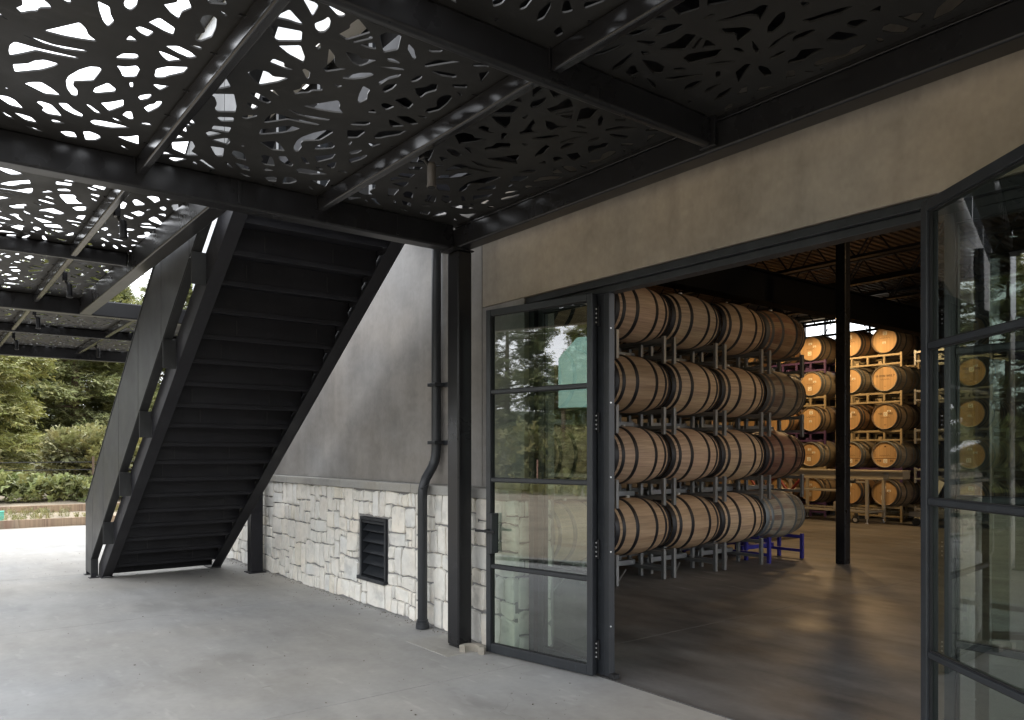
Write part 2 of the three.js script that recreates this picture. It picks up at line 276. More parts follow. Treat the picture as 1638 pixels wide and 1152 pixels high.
{
  const wall = sub(house, 'plaster_wall');
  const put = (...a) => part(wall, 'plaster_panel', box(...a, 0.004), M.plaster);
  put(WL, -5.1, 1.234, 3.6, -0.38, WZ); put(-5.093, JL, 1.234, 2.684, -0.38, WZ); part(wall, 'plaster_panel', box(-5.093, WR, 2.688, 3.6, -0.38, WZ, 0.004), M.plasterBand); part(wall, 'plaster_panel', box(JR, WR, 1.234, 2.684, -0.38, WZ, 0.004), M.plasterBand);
  // upper storey: grey sheet cladding at the far end, window recess shade painted as a black sheet
  const up = sub(house, 'upper_storey');
  for (let x = WL; x < -11.3; x += 0.52) part(up, 'siding_panel', box(x + 0.006, Math.min(x + 0.52, -11.2) - 0.006, 3.62, 8.2, -0.3, WZ, 0.006), M.siding);
  for (let x = -11.2; x < WR; x += 1.3) part(up, 'siding_panel', box(x + 0.006, x + 1.294, 6.3, 8.2, -0.3, WZ, 0.006), M.siding);
  part(up, 'window_head', box(-11.2, WR, 6.08, 6.29, -0.3, WZ + 0.05), M.white);
  part(up, 'black_window_sheet', box(-11.2, WR, 3.62, 6.08, -0.36, -0.33, 0), M.girder);
  for (let x = -11.2; x < WR; x += 1.3) part(up, 'window_mullion', box(x, x + 0.08, 3.62, 6.08, -0.3, -0.2), M.frame);
  part(up, 'roof_edge', box(WL - 0.1, WR, 8.2, 8.4, -17.6, 0.1), M.steel);
}
{ // louvred vent in the stone base
  const v = sub(house, 'louvre_vent'), x0 = -7.08, x1 = -6.55, y0 = 0.275, y1 = 0.875;
  part(v, 'frame', [box(x0, x0 + 0.03, y0, y1, -0.14, 0.012), box(x1 - 0.03, x1, y0, y1, -0.14, 0.012), box(x0 + 0.03, x1 - 0.03, y1 - 0.03, y1, -0.14, 0.012), box(x0 + 0.03, x1 - 0.03, y1 - 0.06, y1 - 0.034, -0.12, 0.004)], M.frame);
  part(v, 'sill', box(x0 - 0.02, x1 + 0.012, y0 - 0.025, y0 + 0.012, -0.14, 0.04), M.frame);
  for (let i = 0; i < 5; i++) { const y = y0 + 0.03 + i * 0.109; part(v, 'blade', bar([x0 + 0.03, y + 0.045, -0.055], [x1 - 0.03, y + 0.045, -0.055], 0.008, 0.135, [0, 0.72, -0.69]), M.frame); }
  part(v, 'back_plate', box(x0, x1, y0, y1, -0.17, -0.145, 0), M.gasket);
}
{ // downspout
  const d = sub(house, 'downspout'), x = -5.715, P = (pts) => new THREE.TubeGeometry(new THREE.CatmullRomCurve3(pts.map((p) => new THREE.Vector3(...p)), false, 'catmullrom', 0.15), 60, 0.042, 14);
  part(d, 'pipe', P([[x + 0.02, 3.3, -0.02], [x + 0.02, 2.4, -0.02], [x + 0.02, 1.52, -0.02], [x + 0.01, 1.41, 0.0], [x - 0.005, 1.28, 0.075], [x - 0.01, 1.17, 0.1], [x - 0.01, 0.9, 0.1], [x - 0.01, 0.03, 0.1]]), M.frame);
  for (const y of [1.6, 2.1]) { const b = part(d, 'bracket', [box(x - 0.04, x + 0.08, y - 0.015, y + 0.015, -0.078, 0.034), box(x + 0.06, x + 0.13, y - 0.02, y + 0.02, -0.078, -0.064)], M.frame); }
  for (const [y, z] of [[1.44, -0.008], [1.36, 0.03], [1.3, 0.062], [1.22, 0.092]]) part(d, 'elbow_joint', cyl(0.045, 0.045, 0.018, 16).rotateX(0.5).translate(x, y, z), M.frame);
  part(d, 'foot_collar', [cyl(0.056, 0.06, 0.05, 18).translate(x - 0.01, 0.03, 0.1), cyl(0.049, 0.049, 0.03, 18).translate(x - 0.01, 0.065, 0.1)], M.frame);
}
{ // steel frame of the opening
  const f = sub(house, 'door_frame');
  part(f, 'head_rail', [box(JL, JR, 2.635, 2.682, -0.2, -0.092), box(JL, JR, 2.592, 2.634, -0.215, -0.125), box(JL, JR, 2.63, 2.682, -0.28, -0.202)], M.frame);
  part(f, 'jamb_post', [box(JL + 0.03, JL + 0.09, 0, 2.59, -0.22, -0.1), box(JL + 0.09, JL + 0.12, 0, 2.59, -0.2, -0.14)], M.frame);
  part(f, 'jamb_post', box(JR - 0.09, JR - 0.01, 0, 2.59, -0.22, -0.1), M.frame);
}
{ // the hall inside
  const h = sub(house, 'hall'), IY = 5.5;
  part(h, 'side_wall', box(WL, WL + 0.12, 0, 8, -17.6, -0.39, 0), M.inside); for (const b of [[0, 8, -17.6, -8.2], [0, 8, -0.8, -0.02], [4.4, 8, -8.2, -0.8]]) part(h, 'side_wall', box(WR, WR + 0.12, ...b, 0), M.inside);   // an added gate, out of view, lets daylight onto the barrels
  part(h, 'lining', [box(WL + 0.12, JL - 0.05, 0, 2.684, -0.42, -0.385, 0), box(JR + 0.05, WR, 0, 2.684, -0.42, -0.385, 0), box(WL + 0.12, WR, 2.69, IY, -0.42, -0.385, 0)], M.inside);
  const wx0 = -12.9, wx1 = -10.2, wy0 = 4.72, wy1 = 5.38;
  part(h, 'back_wall', [box(WL + 0.12, WR, 0, wy0, -17.6, -17.45, 0), box(WL + 0.12, wx0, wy0, IY + 0.05, -17.6, -17.452, 0), box(wx1, WR, wy0, IY + 0.05, -17.6, -17.45, 0), box(wx0, wx1, wy1, IY + 0.05, -17.6, -17.45, 0)], M.inside);
  const w = part(h, 'clerestory_frame', [box(wx0, wx1, wy0, wy0 + 0.05, -17.5, -17.4), box(wx0, wx1, wy1 - 0.05, wy1, -17.5, -17.4), ...[0, 1, 2, 3, 4].map((i) => box(wx0 + i * (wx1 - wx0 - 0.05) / 4, wx0 + 0.05 + i * (wx1 - wx0 - 0.05) / 4, wy0 + 0.05, wy1 - 0.05, -17.5, -17.42))], M.frame);
  part(h, 'clerestory_head', box(wx0 - 0.3, wx1 + 0.3, wy1 + 0.001, wy1 + 0.12, -17.44, -17.2), M.machine);
  const ribs = [box(WL, WR, IY + 0.06, IY + 0.2, -17.6, -0.4, 0)];
  for (let x = WL + 0.1; x < WR; x += 0.155) ribs.push(box(x, x + 0.085, IY, IY + 0.06, -17.45, -0.42, 0));
  part(h, 'roof_deck', ribs, M.deck).userData.kind = 'stuff';
  for (let k = 0; k < 8; k++) {                                  // open web joists along the hall
    const z = -2.72 - 1.82 * k, j = part(h, 'roof_joist', [box(WL + 0.12, WR, 4.56, 4.568, z - 0.07, z + 0.07, 0), box(WL + 0.12, WR, 4.568, 4.62, z + 0.006, z + 0.014, 0), box(WL + 0.12, WR, 4.568, 4.62, z - 0.014, z - 0.006, 0), box(WL + 0.12, WR, IY - 0.06, IY, z - 0.06, z + 0.06, 0)], M.joist);
    const webs = []; for (let x = WL + 0.4; x < WR - 1; x += 1.2) { webs.push(rod([x, IY - 0.05, z], [x + 0.6, 4.58, z], 0.014, 6)); webs.push(rod([x + 0.6, 4.58, z], [x + 1.2, IY - 0.05, z], 0.014, 6)); }
    const w = part(h, 'joist_web', webs, M.joist); w.userData.kind = 'stuff';
  }
  part(h, 'girder', [box(-6.66, -6.58, 3.69, 4.1, -17.4, -0.43), box(-6.74, -6.5, 3.67, 3.69, -17.4, -0.43), box(-6.74, -6.5, 4.1, 4.12, -17.4, -0.43)], M.girder);
  part(h, 'girder', [box(1.34, 1.42, 3.69, 4.03, -17.4, -0.43), box(1.26, 1.5, 3.67, 3.69, -17.4, -0.43), box(1.26, 1.5, 4.03, 4.05, -17.4, -0.43)], M.joist);
  part(h, 'column', [box(-5.62, -5.48, 0, IY, -6.5, -6.36, 0.012, 2)], M.steel);
}

// ------------------------------------------------------------------ the steel canopy with its cut panels
const canopy = thing('steel_canopy', 'black steel canopy with leaf-cut ceiling panels over the paved terrace', 'canopy');
const YB = 3.09, YT = 3.27;
const CUTS_A = [[1374,734,1420,712,1471,723,1518,661,1490,633,1462,619,1428,660,1398,663,1378,688,1342,711],
[1673,403,1717,403,1745,367,1684,359,1630,370,1636,390],
[1583,297,1653,268,1610,198,1544,188,1548,223],
[1720,130,1772,135,1804,111,1789,83,1714,64,1628,56,1563,84,1563,105,1616,116,1653,88],
[973,722,1036,723,1080,709,1077,635,1095,469,1074,476,1052,561,1043,629,980,671,920,714],
[1194,342,1254,324,1289,275,1261,260,1229,269,1184,335],
[761,360,819,361,915,322,870,280,827,276,750,346],
[1124,164,1199,174,1237,150,1253,138,1305,62,1232,65,1151,114,1124,123,1099,154],
[724,126,791,110,814,91,850,91,866,70,827,64,769,68,679,93],
[448,718,457,683,434,652,336,603,337,665,389,709],
[599,374,596,347,517,278,507,308],
[497,237,506,218,480,171,465,202],
[263,652,261,598,249,562,182,527,180,583],
[128,421,163,392,171,355,90,327,73,379],
[146,132,128,106,87,57,90,95],
[1868,1048,1909,908,1829,878,1766,961,1804,1002,1821,994,1851,1015],
[1568,921,1617,920,1610,867,1575,856,1579,811,1561,825,1558,854],
[1216,895,1248,864,1220,804,1193,771,1162,778,1168,824],
[1591,1105,1630,1106,1626,1075,1636,1032,1621,1000,1581,1010,1586,1076],
[1976,779,2054,762,2079,774,2139,767,2072,678,1959,731],
[1866,696,1880,645,1855,609,1888,550,1789,582,1799,629],
[1980,366,2056,338,2108,243,2044,292,1963,346],
[955,1106,985,1100,939,1062,917,1052,911,1070],
[582,1098,695,1099,655,1003,626,1030,539,1000],
[250,1090,311,1082,263,1045,219,1054],
[168,835,197,819,132,761,85,708,73,734],
[827,926,855,927,897,861,845,846,799,898],
[520,869,598,815,612,792,562,773,507,769],
[2269,594,2296,630,2267,705,2239,767,2224,737,2213,705,2219,636],
[2356,951,2332,968,2209,934,2190,924,2200,915,2309,930],
[2333,41,2310,79,2271,89,2261,80,2293,38],
[1630,601,1658,552,1695,520,1756,496,1769,516,1738,556,1670,598],
[1939,847,1956,831,2002,830,2052,846,2078,868,2047,872,1996,892,1952,868],
[2095,509,2042,483,1988,424,2008,420,2072,469],
[1618,776,1593,778,1540,739,1521,724,1539,721,1605,743],
[528,39,549,64,521,96,509,97,505,83,515,43],
[1830,54,1839,58,1849,72,1856,97,1851,95,1839,83,1828,66],
[2191,776,2212,789,2194,821,2182,817,2175,779]];
const CUTS_B = [[1553,610,1565,594,1572,566,1536,570],
[1757,279,1809,240,1843,244,1864,216,1800,183,1744,207,1685,203,1706,237],
[1509,329,1537,313,1525,258,1461,270,1473,303],
[1247,629,1316,583,1417,516,1381,488,1335,472,1293,429,1271,481,1252,550],
[845,697,897,643,946,622,981,589,979,532,932,546,860,586,756,680],
[1119,326,1129,292,1177,251,1142,231,1051,229,1013,276,1069,298],
[1430,199,1470,149,1451,94,1419,55,1384,83,1399,138],
[1016,149,1039,141,1043,108,1063,83,976,107],
[655,639,699,612,729,573,688,526,622,476,590,542],
[462,566,497,553,486,503,417,464,354,436,337,500,375,534,408,524],
[654,311,691,278,717,259,768,226,683,210,570,256],
[372,313,415,300,431,253,434,186,423,121,352,205,337,286],
[254,703,201,653,161,621,178,666],
[213,319,236,288,213,242,174,223,113,243,80,285],
[1939,1105,2060,1112,2093,1069,2083,1058,2049,1060,2030,1072,1997,1073,1962,1088],
[1732,949,1799,870,1715,815,1661,799,1688,881,1715,920],
[1416,971,1479,948,1482,894,1456,861,1485,797,1413,822,1328,879],
[1094,864,1119,861,1102,803,1044,813],
[1371,1100,1527,1103,1503,1041,1458,1060,1435,1050,1400,1066],
[1965,707,2053,661,2037,649,1955,696],
[2077,640,2122,627,2134,566,2022,519,1961,557],
[1704,448,1791,432,1844,401,1814,395,1753,424,1682,426],
[810,1096,879,1098,842,1037,809,1047],
[468,1098,501,1093,468,991,390,1044],
[111,1050,180,1027,165,971],
[1132,1090,1176,1067,1236,1079,1275,1067,1305,1028,1232,984,1171,1021],
[665,908,729,914,764,831,681,820],
[430,845,452,772,316,736,290,769],
[2319,383,2284,414,2238,420,2196,394,2220,384,2283,369],
[2168,127,2186,144,2153,167,2120,189,2105,185,2105,172,2127,148,2144,118],
[1975,182,1996,199,1983,249,1965,294,1952,305,1945,299,1938,255,1959,189],
[2297,182,2268,200,2231,222,2156,232,2155,225,2181,205,2219,189,2257,175],
[2393,795,2355,824,2226,843,2237,826,2335,792],
[1800,322,1818,310,1857,305,1886,313,1886,326,1862,335,1813,335],
[917,827,917,802,939,792,977,772,999,772,996,784,959,823,928,834],
[2384,510,2383,534,2356,594,2338,629,2348,577,2360,540],
[2214,588,2188,586,2174,565,2173,541,2188,538,2216,561]];
const CUTS_C = [[1629,487,1615,442,1563,430,1510,406,1444,418,1476,440,1544,464],
[1902,161,1947,102,1912,81,1876,138],
[1375,339,1436,332,1402,293],
[1166,690,1165,640,1154,575,1186,451,1163,457,1132,533,1130,610],
[813,482,878,480,972,451,1035,419,1056,384,1037,369,971,373,886,381,825,451,783,449,746,425,663,413,652,434,716,463],
[982,242,992,229,925,216,923,227],
[1376,209,1372,168,1351,100,1296,149,1325,179],
[834,175,868,171,914,137,903,125,845,130,801,156],
[536,709,567,697,539,682],
[524,480,549,442,492,403,455,358,407,351,411,391,450,440],
[563,194,629,186,646,165,550,135,526,148],
[269,482,289,463,274,409,239,461],
[118,585,106,540,78,483,72,527],
[250,169,277,116,343,68,194,35,211,102],
[1934,1042,2031,1011,1957,921,1948,947,1950,984],
[2136,1005,2137,944,2117,928,2034,917],
[1305,828,1327,809,1258,744,1270,770],
[1680,1106,1754,1108,1685,1023,1677,1047],
[1662,710,1703,705,1851,762,1806,714,1742,688,1717,656,1731,620,1646,684],
[1956,675,2014,630,1966,594,1956,631],
[2105,417,2144,367,2122,359,2090,400],
[2071,123,2114,93,2002,60],
[715,1087,743,1037,705,1002,673,1002],
[353,1032,409,974,443,944,372,910,285,907,242,852,197,910,243,998],
[84,989,116,970,149,891,47,939],
[1088,1052,1166,947,1043,895,963,874,907,953,947,974,997,977,1058,1006],
[603,921,645,906,651,844,558,893],
[2380,687,2370,735,2333,750,2293,769,2305,732,2334,683],
[2300,545,2284,551,2198,487,2154,444,2161,437,2212,464,2289,506],
[2271,1091,2242,1096,2217,1070,2210,1030,2211,1007,2240,1012,2253,1024,2292,1071],
[2111,819,2138,821,2151,899,2142,900,2097,836],
[2275,288,2238,312,2200,311,2157,303,2180,296,2246,278],
[1842,514,1859,447,1882,405,1893,417,1879,458],
[1813,793,1829,792,1865,808,1863,814,1819,816],
[1504,58,1522,68,1519,102,1505,114,1497,100,1496,73],
[80,818,92,818,122,837,131,850,127,852,101,846,86,840],
[1926,525,1910,508,1920,454,1933,459,1943,504]];
const HOLES = [...CUTS_A, ...CUTS_B, ...CUTS_C];
function panelGeo(wid, mirror, spin) {                     // one sheet with the cut pattern; len along x, wid along z
  const s = new THREE.Shape([new THREE.Vector2(-0.06, -0.018), new THREE.Vector2(2.41, -0.018), new THREE.Vector2(2.41, wid), new THREE.Vector2(-0.06, wid)]);
  for (const h of HOLES) {
    const pts = [];
    for (let i = 0; i < h.length; i += 2) { let u = h[i] / 1000, v = h[i + 1] / 1000; if (mirror) u = 2.38 - u; if (spin) { u = 2.38 - u; v = 1.14 - v; } pts.push(new THREE.Vector2(u, v)); }
    if (pts.some((p) => p.x < -0.03 || p.x > 2.4 || p.y < 0.0 || p.y > wid - 0.012)) continue;
    // round the corners of the cut a little
    const q = []; for (let i = 0; i < pts.length; i++) { const a = pts[(i + pts.length - 1) % pts.length], b = pts[i], c = pts[(i + 1) % pts.length]; q.push(b.clone().lerp(a, Math.min(0.22, 0.007 / a.distanceTo(b))), b.clone().lerp(c, Math.min(0.22, 0.007 / c.distanceTo(b)))); }
    s.holes.push(new THREE.Path(q));
  }
  const g = new THREE.ExtrudeGeometry(s, { depth: 0.008, bevelEnabled: false }); g.rotateX(Math.PI / 2); return planar(g);   // y of the outline becomes z
}
{
  const A = panelGeo(1.116, false, false), B = panelGeo(1.116, true, false), Cg = panelGeo(1.116, false, true), N = panelGeo(0.5, true, false), O = panelGeo(1.3, false, false), O2 = panelGeo(1.3, true, false), O3 = panelGeo(1.3, false, true);
  const bays = [[-4.985, A, O], [-2.51, B, O2], [-0.03, A, O], [2.45, B, O2], [-7.46, Cg, O3], [-9.94, A, O], [-12.42, B, O2], [-14.9, Cg, O3]], rows = [0.23, 1.376, 2.511];
  for (const [x, g, o] of bays) rows.forEach((z, r) => {
    const open = x < -5 && x > -10;                             // the stair opening
    if (open && r === 0) return;
    if (open && r === 1) { const p = part(canopy, 'cut_panel', N, M.panel); p.position.set(x, YT + 0.007, 1.99); return; }
    const p = part(canopy, 'cut_panel', r === 2 ? o : g, M.panel); p.position.set(x, YT + 0.007, z);
  });
  const beam = (name, x0, x1, y0, y1, z0, z1, r = 0.014) => part(canopy, name, box(x0, x1, y0, y1, z0, z1, r, 3), M.steel);
  for (const x of [-14.9, -9.99, -4.987, 5.0]) beam('main_beam', x - 0.13, x, YB, YT, x === -4.987 || x === -9.99 ? 0.262 : 0.262, 3.69);
  for (const x of [-12.42, -7.42, -2.545, 2.35]) beam('secondary_beam', x - 0.055, x, x === -2.545 ? 3.115 : 3.15, YT, x === -7.42 ? 2.07 : 0.262, 3.69, 0.02);
  for (const [a, b] of [[-15.03, -5.118], [-4.987, 5.0]]) beam('edge_beam', a, b, YB, YT, 3.695, 3.83);
  beam('wall_beam', -5.117, 8, YB, 3.24, 0.13, 0.259); beam('wall_beam', -15.03, -10.12, YB, 3.24, 0.13, 0.259);
  part(canopy, 'wall_ledge', box(-4.96, 8, 3.2405, YT, 0.135, 0.25, 0.003), M.steel); part(canopy, 'ledge_lip', box(-4.98, 8, 3.238, 3.246, 0.25, 0.263, 0.0035, 3), M.purlin);
  beam('stair_beam', -9.985, -5.118, YB, YT, 1.94, 2.065);
  const X = [[-14.9, -12.475], [-12.42, -10.12], [-9.99, -7.475], [-7.42, -5.117], [-4.987, -2.6], [-2.545, 2.295]];
  for (const [a, b] of X) { part(canopy, 'purlin', box(a, b, 3.165, YT, 2.465, 2.52, 0.014, 4), M.purlin); if (!(a < -5 && a > -10)) part(canopy, 'purlin', box(a, b, 3.165, YT, 1.33, 1.385, 0.014, 4), M.purlin); }
  const col = (x0, x1, z0, z1, h) => part(canopy, 'column', [box(x0, x1, 0.012, h - 0.012, z0, z1, 0.016, 3), box(x0 - 0.012, x1 + 0.012, h - 0.012, h, z0 - 0.012, z1 + 0.06, 0.002), box(x0 + 0.01, x1 - 0.01, 0, 0.012, z0 + 0.01, z1 - 0.01, 0)], M.steel);
  col(-5.118, -4.96, 0.112, 0.243, YB);
  for (const x of [-14.96, -9.99, -4.99]) col(x - 0.13, x, 3.7, 3.83, YB);
  // weld seams and stiffener plates at the joints
  for (const [x, z] of [[-2.54, 1.33], [-4.982, 1.33], [-4.982, 2.465], [-2.54, 2.465]]) part(canopy, 'weld_seam', rod([x, 3.165, z + 0.06], [x, YT, z + 0.06], 0.005, 5), M.steel);
  const screws = [], sg = cyl(0.008, 0.008, 0.005, 8);
  for (const z of [1.322, 1.393, 2.457, 2.528, 0.285, 3.66]) for (let x = -14.7; x < 2.2; x += 0.4) { if (x < -5.1 && x > -10 && z < 2.1) continue; screws.push(sg.clone().translate(x + 0.03 * Math.sin(x * 7), YT - 0.004, z)); }
  for (const x of [-14.86, -12.36, -9.94, -7.37, -5.16, -4.945, -2.505, -2.64]) for (let z = 0.5; z < 3.6; z += 0.4) { if (x < -5.1 && x > -10 && z < 2.1) continue; screws.push(sg.clone().translate(x, YT - 0.004, z)); }
  part(canopy, 'fixing_screw', screws, M.steel).userData.kind = 'stuff';
  part(canopy, 'end_plate', box(-2.62, -2.52, 3.11, YT - 0.001, 0.262, 0.285, 0.004), M.steel);
  for (const z of [0.75, 1.9]) part(canopy, 'stiffener', box(-4.986, -4.975, YB + 0.02, YT - 0.01, z, z + 0.02, 0.003), M.steel);
}
{ // upper landing, resting beside the wall above the panels
  const d = thing('upper_landing', 'dark steel landing plate above the ceiling panels beside the wall', 'landing');
  part(d, 'deck_shield_plate', box(-6.2, -4.63, 3.56, 3.6, 0.0, 0.35), M.stair); part(d, 'deck_shield_plate', box(-4.62, 8, 3.56, 3.6, -0.07, 1.62), M.stair);  // strip left of the landing is added to block light above the cuts
  part(d, 'edge_channel', box(-4.98, 8, 3.4, 3.6, 1.625, 1.65), M.stair); part(d, 'edge_channel', box(-4.98, 8, 3.4, 3.6, 0.17, 0.195), M.stair);
  for (let x = -4.9; x < 8; x += 0.9) part(d, 'joist', box(x, x + 0.05, 3.42, 3.555, 0.2, 1.62), M.stair);
}
// ------------------------------------------------------------------ the steel stair
{
  const s = thing('steel_staircase', 'black steel staircase seen from below rising along the stone wall', 'staircase'), K = 0.67;
  const rise = 0.18, run = rise / K, x1 = -10.49, N = 19;
  const prof = (t) => [[-10.6, 0.01], [-10.385, 0.01], [-5.02, 5.38 * K], [-5.02, 5.38 * K + t], [-10.6, t + K * (-0.2)]];
  for (const [z, dir] of [[1.75, 1], [0.37, -1]]) {
    const web = poly(prof(0.27), 0.012); web.translate(0, 0, dir > 0 ? z - 0.002 : z - 0.01);
    const y = (x) => K * (x + 10.4), fz = dir > 0 ? z - 0.045 : z + 0.06;
    const st = part(s, 'stringer', [planar(web), bar([-10.38, y(-10.38) + 0.006, fz], [-5.03, y(-5.03) + 0.006, fz], 0.105, 0.014), bar([-10.59, y(-10.59) + 0.264, fz], [-5.03, y(-5.03) + 0.264, fz], 0.105, 0.012)], M.stair);
    part(s, 'foot_plate', box(-10.66, -10.36, 0, 0.01, fz - 0.07, fz + 0.07, 0.002), M.stair);
  }
  for (let i = 1; i <= N; i++) {
    const xr = x1 + run * (i - 1), y = rise * i;
    part(s, 'riser', box(xr - 0.006, xr, y - rise + (i === 1 ? 0.03 : 0), y - 0.008, 0.44, 1.655, 0.0015), M.stair);
    part(s, 'tread', box(xr - 0.025, xr + run + 0.004, y - 0.008, y, 0.44, 1.655, 0.002), M.stair);
    if (i % 3 !== 1) for (const q of [0.62 + 0.07 * (i % 5), 1.5 - 0.05 * (i % 4)]) part(s, 'weld_seam', box(xr - 0.001, xr + 0.003, y - rise + 0.01, y - 0.05, q, q + 0.006, 0.001), M.guard);
    part(s, 'tread_lip', box(xr + run - 0.008, xr + run + 0.006, y - 0.045, y - 0.008, 0.44, 1.655, 0.002), M.stair);
    part(s, 'tread_angle', [box(xr + 0.01, xr + run - 0.03, y - 0.045, y - 0.0085, 0.4, 0.436, 0.002)], M.stair);
  }
  // the guard: flat plates outside the stringer, cut along the slope
  const top = (x) => 0.95 + K * (x + 10.7), low = (x) => 0.237 + K * (x + 10.45), zg = 1.86;
  part(s, 'guard_backing', [...[-10.37, -9.71, -8.88, -8.0, -7.14, -6.28, -5.42].map((x) => box(x - 0.03, x + 0.03, x < -10.3 ? 0.3 : low(x) + 0.05, top(x) - 0.05, zg - 0.012, zg - 0.001, 0.001))], M.gasket).userData.kind = 'stuff';
  const seams = [-10.83, -10.37, -9.71, -8.88, -8.0, -7.14, -6.28, -5.42, -4.6];
  for (let i = 0; i + 1 < seams.length; i++) {
    const a = seams[i] + 0.005, b = seams[i + 1] - 0.005;
    const pts = i === 0 ? [[a, 0.05], [-10.46, 0.05], [-10.46, low(-10.46)], [b, low(b)], [b, top(b)], [-10.76, top(-10.76)], [a, top(-10.76)]] : [[a, low(a)], [b, low(b)], [b, top(b)], [a, top(a)]];
    const g = poly(pts, 0.008); g.translate(0, 0, zg); part(s, 'guard_panel', planar(g), M.guard);
  }
  part(s, 'guard_rail', bar([-10.76, top(-10.76) + 0.008, zg - 0.02], [-4.6, top(-4.6) + 0.008, zg - 0.02], 0.07, 0.012), M.guard); part(s, 'guard_rail', box(-10.86, -10.74, top(-10.76), top(-10.76) + 0.014, zg - 0.06, zg + 0.015), M.guard);
  part(s, 'guard_flange', [bar([-10.46, low(-10.46), zg - 0.035], [-4.6, low(-4.6), zg - 0.035], 0.07, 0.01), box(-10.47, -10.458, 0.02, low(-10.46), zg - 0.07, zg)], M.guard);
  for (const x of [-10.8, -10.48]) part(s, 'guard_foot', [box(x - 0.025, x + 0.025, 0.008, 0.06, zg - 0.05, zg + 0.006), box(x - 0.05, x + 0.05, 0, 0.008, zg - 0.08, zg + 0.03)], M.stair);
  for (const x of [-9.69, -8.82, -7.93, -7.06, -6.2, -5.33]) part(s, 'bracket', [box(x - 0.012, x, low(x) - 0.27, low(x) - 0.02, 1.763, 1.872, 0.003), box(x - 0.05, x - 0.012, low(x) - 0.26, low(x) + 0.2, 1.835, 1.858, 0.003)], M.guard);
  // a column carrying the stair near the wall
  part(s, 'support_column', [box(-9.78, -9.63, 0.012, 3.26, 0.07, 0.22, 0.01, 2), box(-9.81, -9.6, 0, 0.012, 0.04, 0.25, 0.002)], M.stair);
}

// ------------------------------------------------------------------ folding glass doors
function makeLeaf(name, label, W, pos, turn, group) {
  const H = 2.59, t = thing(name, label, 'door', group, pos, turn), D = 0.054, s = 0.046;
  part(t, 'stile', box(0, s, 0.012, H, -D, 0, 0.004), M.frame); part(t, 'stile', box(W - s, W, 0.012, H, -D, 0, 0.004), M.frame);
  part(t, 'rail', box(s + 0.001, W - s - 0.001, 0.012, 0.078, -D, -0.001, 0.004), M.frame); part(t, 'rail', box(s + 0.001, W - s - 0.001, H - 0.046, H, -D, -0.001, 0.004), M.frame);
  const ys = [0.078, 0.66, 1.31, 1.97, H - 0.046];
  for (let i = 1; i < 4; i++) part(t, 'glazing_bar', box(s + 0.001, W - s - 0.001, ys[i] - 0.0125, ys[i] + 0.0125, -D + 0.006, -0.004, 0.003), M.frame);
  for (let i = 0; i < 4; i++) {
    const a = ys[i] + (i ? 0.0125 : 0), b = ys[i + 1] - (i < 3 ? 0.0125 : 0), p = new THREE.PlaneGeometry(W - 2 * s - 0.002, b - a); p.translate(W / 2, (a + b) / 2, -D / 2);
    const pane = part(t, 'pane', p, M.glass);
    part(pane, 'gasket', [box(s + 0.001, s + 0.007, a, b, -D / 2 + 0.003, -D / 2 + 0.014, 0), box(W - s - 0.007, W - s - 0.001, a, b, -D / 2 + 0.003, -D / 2 + 0.014, 0), box(s + 0.007, W - s - 0.007, a, a + 0.006, -D / 2 + 0.003, -D / 2 + 0.014, 0), box(s + 0.007, W - s - 0.007, b - 0.006, b, -D / 2 + 0.003, -D / 2 + 0.014, 0)], M.gasket);
  }
  return t;
}
const screwG = cyl(0.0058, 0.0058, 0.006, 8).rotateZ(Math.PI / 2);
function leafHinges(t, x, dir, z0) {
  for (const y of [0.18, 0.86, 1.72, 2.44]) {
    const h = part(t, 'hinge', [cyl(0.009, 0.009, 0.13, 10).translate(x + dir * 0.009, y, z0), box(x, x + dir * 0.004 || x + 0.004, y - 0.065, y + 0.065, z0 - 0.03, z0 + 0.03, 0).translate(0, 0, 0)], M.gasket);
    for (let k = 0; k < 4; k++) for (const s of [-1, 1]) { const m = part(h, 'screw', screwG, M.chrome); m.position.set(x + dir * 0.006, y - 0.045 + k * 0.03, z0 + s * 0.022); }
  }
}
{
  const front = makeLeaf('glass_door_leaf', 'dark framed glass door leaf with lever handle, folded outward beside the column', 0.98, [-4.74, 0, 0.14], 0.192);
  leafHinges(front, 0.98, 1, -0.06);
  const hd = part(front, 'lock_case', [box(0.012, 0.05, 0.74, 1.06, 0.001, 0.012, 0.003), box(0.05, 0.09, 0.76, 1.06, -0.045, 0.03, 0.004)], M.frame);
  part(hd, 'handle', [cyl(0.013, 0.013, 0.05, 12).rotateX(Math.PI / 2).translate(0.06, 0.93, 0.05), box(-0.045, 0.15, 0.92, 0.938, 0.06, 0.076, 0.005)], M.gasket);
  const rear = makeLeaf('glass_door_leaf', 'second glass door leaf standing in the opening behind the folded front leaf', 0.735, [-4.425, 0, -0.118], 0.0);
  for (let k = 0; k < 5; k++) part(rear, 'edge_screw', screwG, M.chrome).position.set(0.737, 0.35 + k * 0.5, -0.014);
  part(rear, 'hinge_stile', box(0.575, 0.688, 0.012, 2.59, -0.05, -0.002, 0.004), M.frame); part(rear, 'hinge_stile', box(0.612, 0.618, 0.02, 2.58, -0.002, 0.006, 0.002), M.gasket);
  part(rear, 'floor_guide', box(0.725, 0.785, 0.006, 0.035, -0.05, 0.0, 0.004), M.gasket);
  const right = makeLeaf('glass_door_leaf', 'near glass door leaf swung outward at the right edge of the opening', 1.02, [-1.555, 0, 0.133], -0.6405);
  for (let k = 0; k < 5; k++) part(right, 'edge_screw', screwG, M.chrome).position.set(-0.002, 0.35 + k * 0.5, -0.02);
  makeLeaf('glass_door_leaf', 'glass door leaf in the opening plane behind the swung right leaf', 0.83, [-1.565, 0, -0.118], 0.0);
}

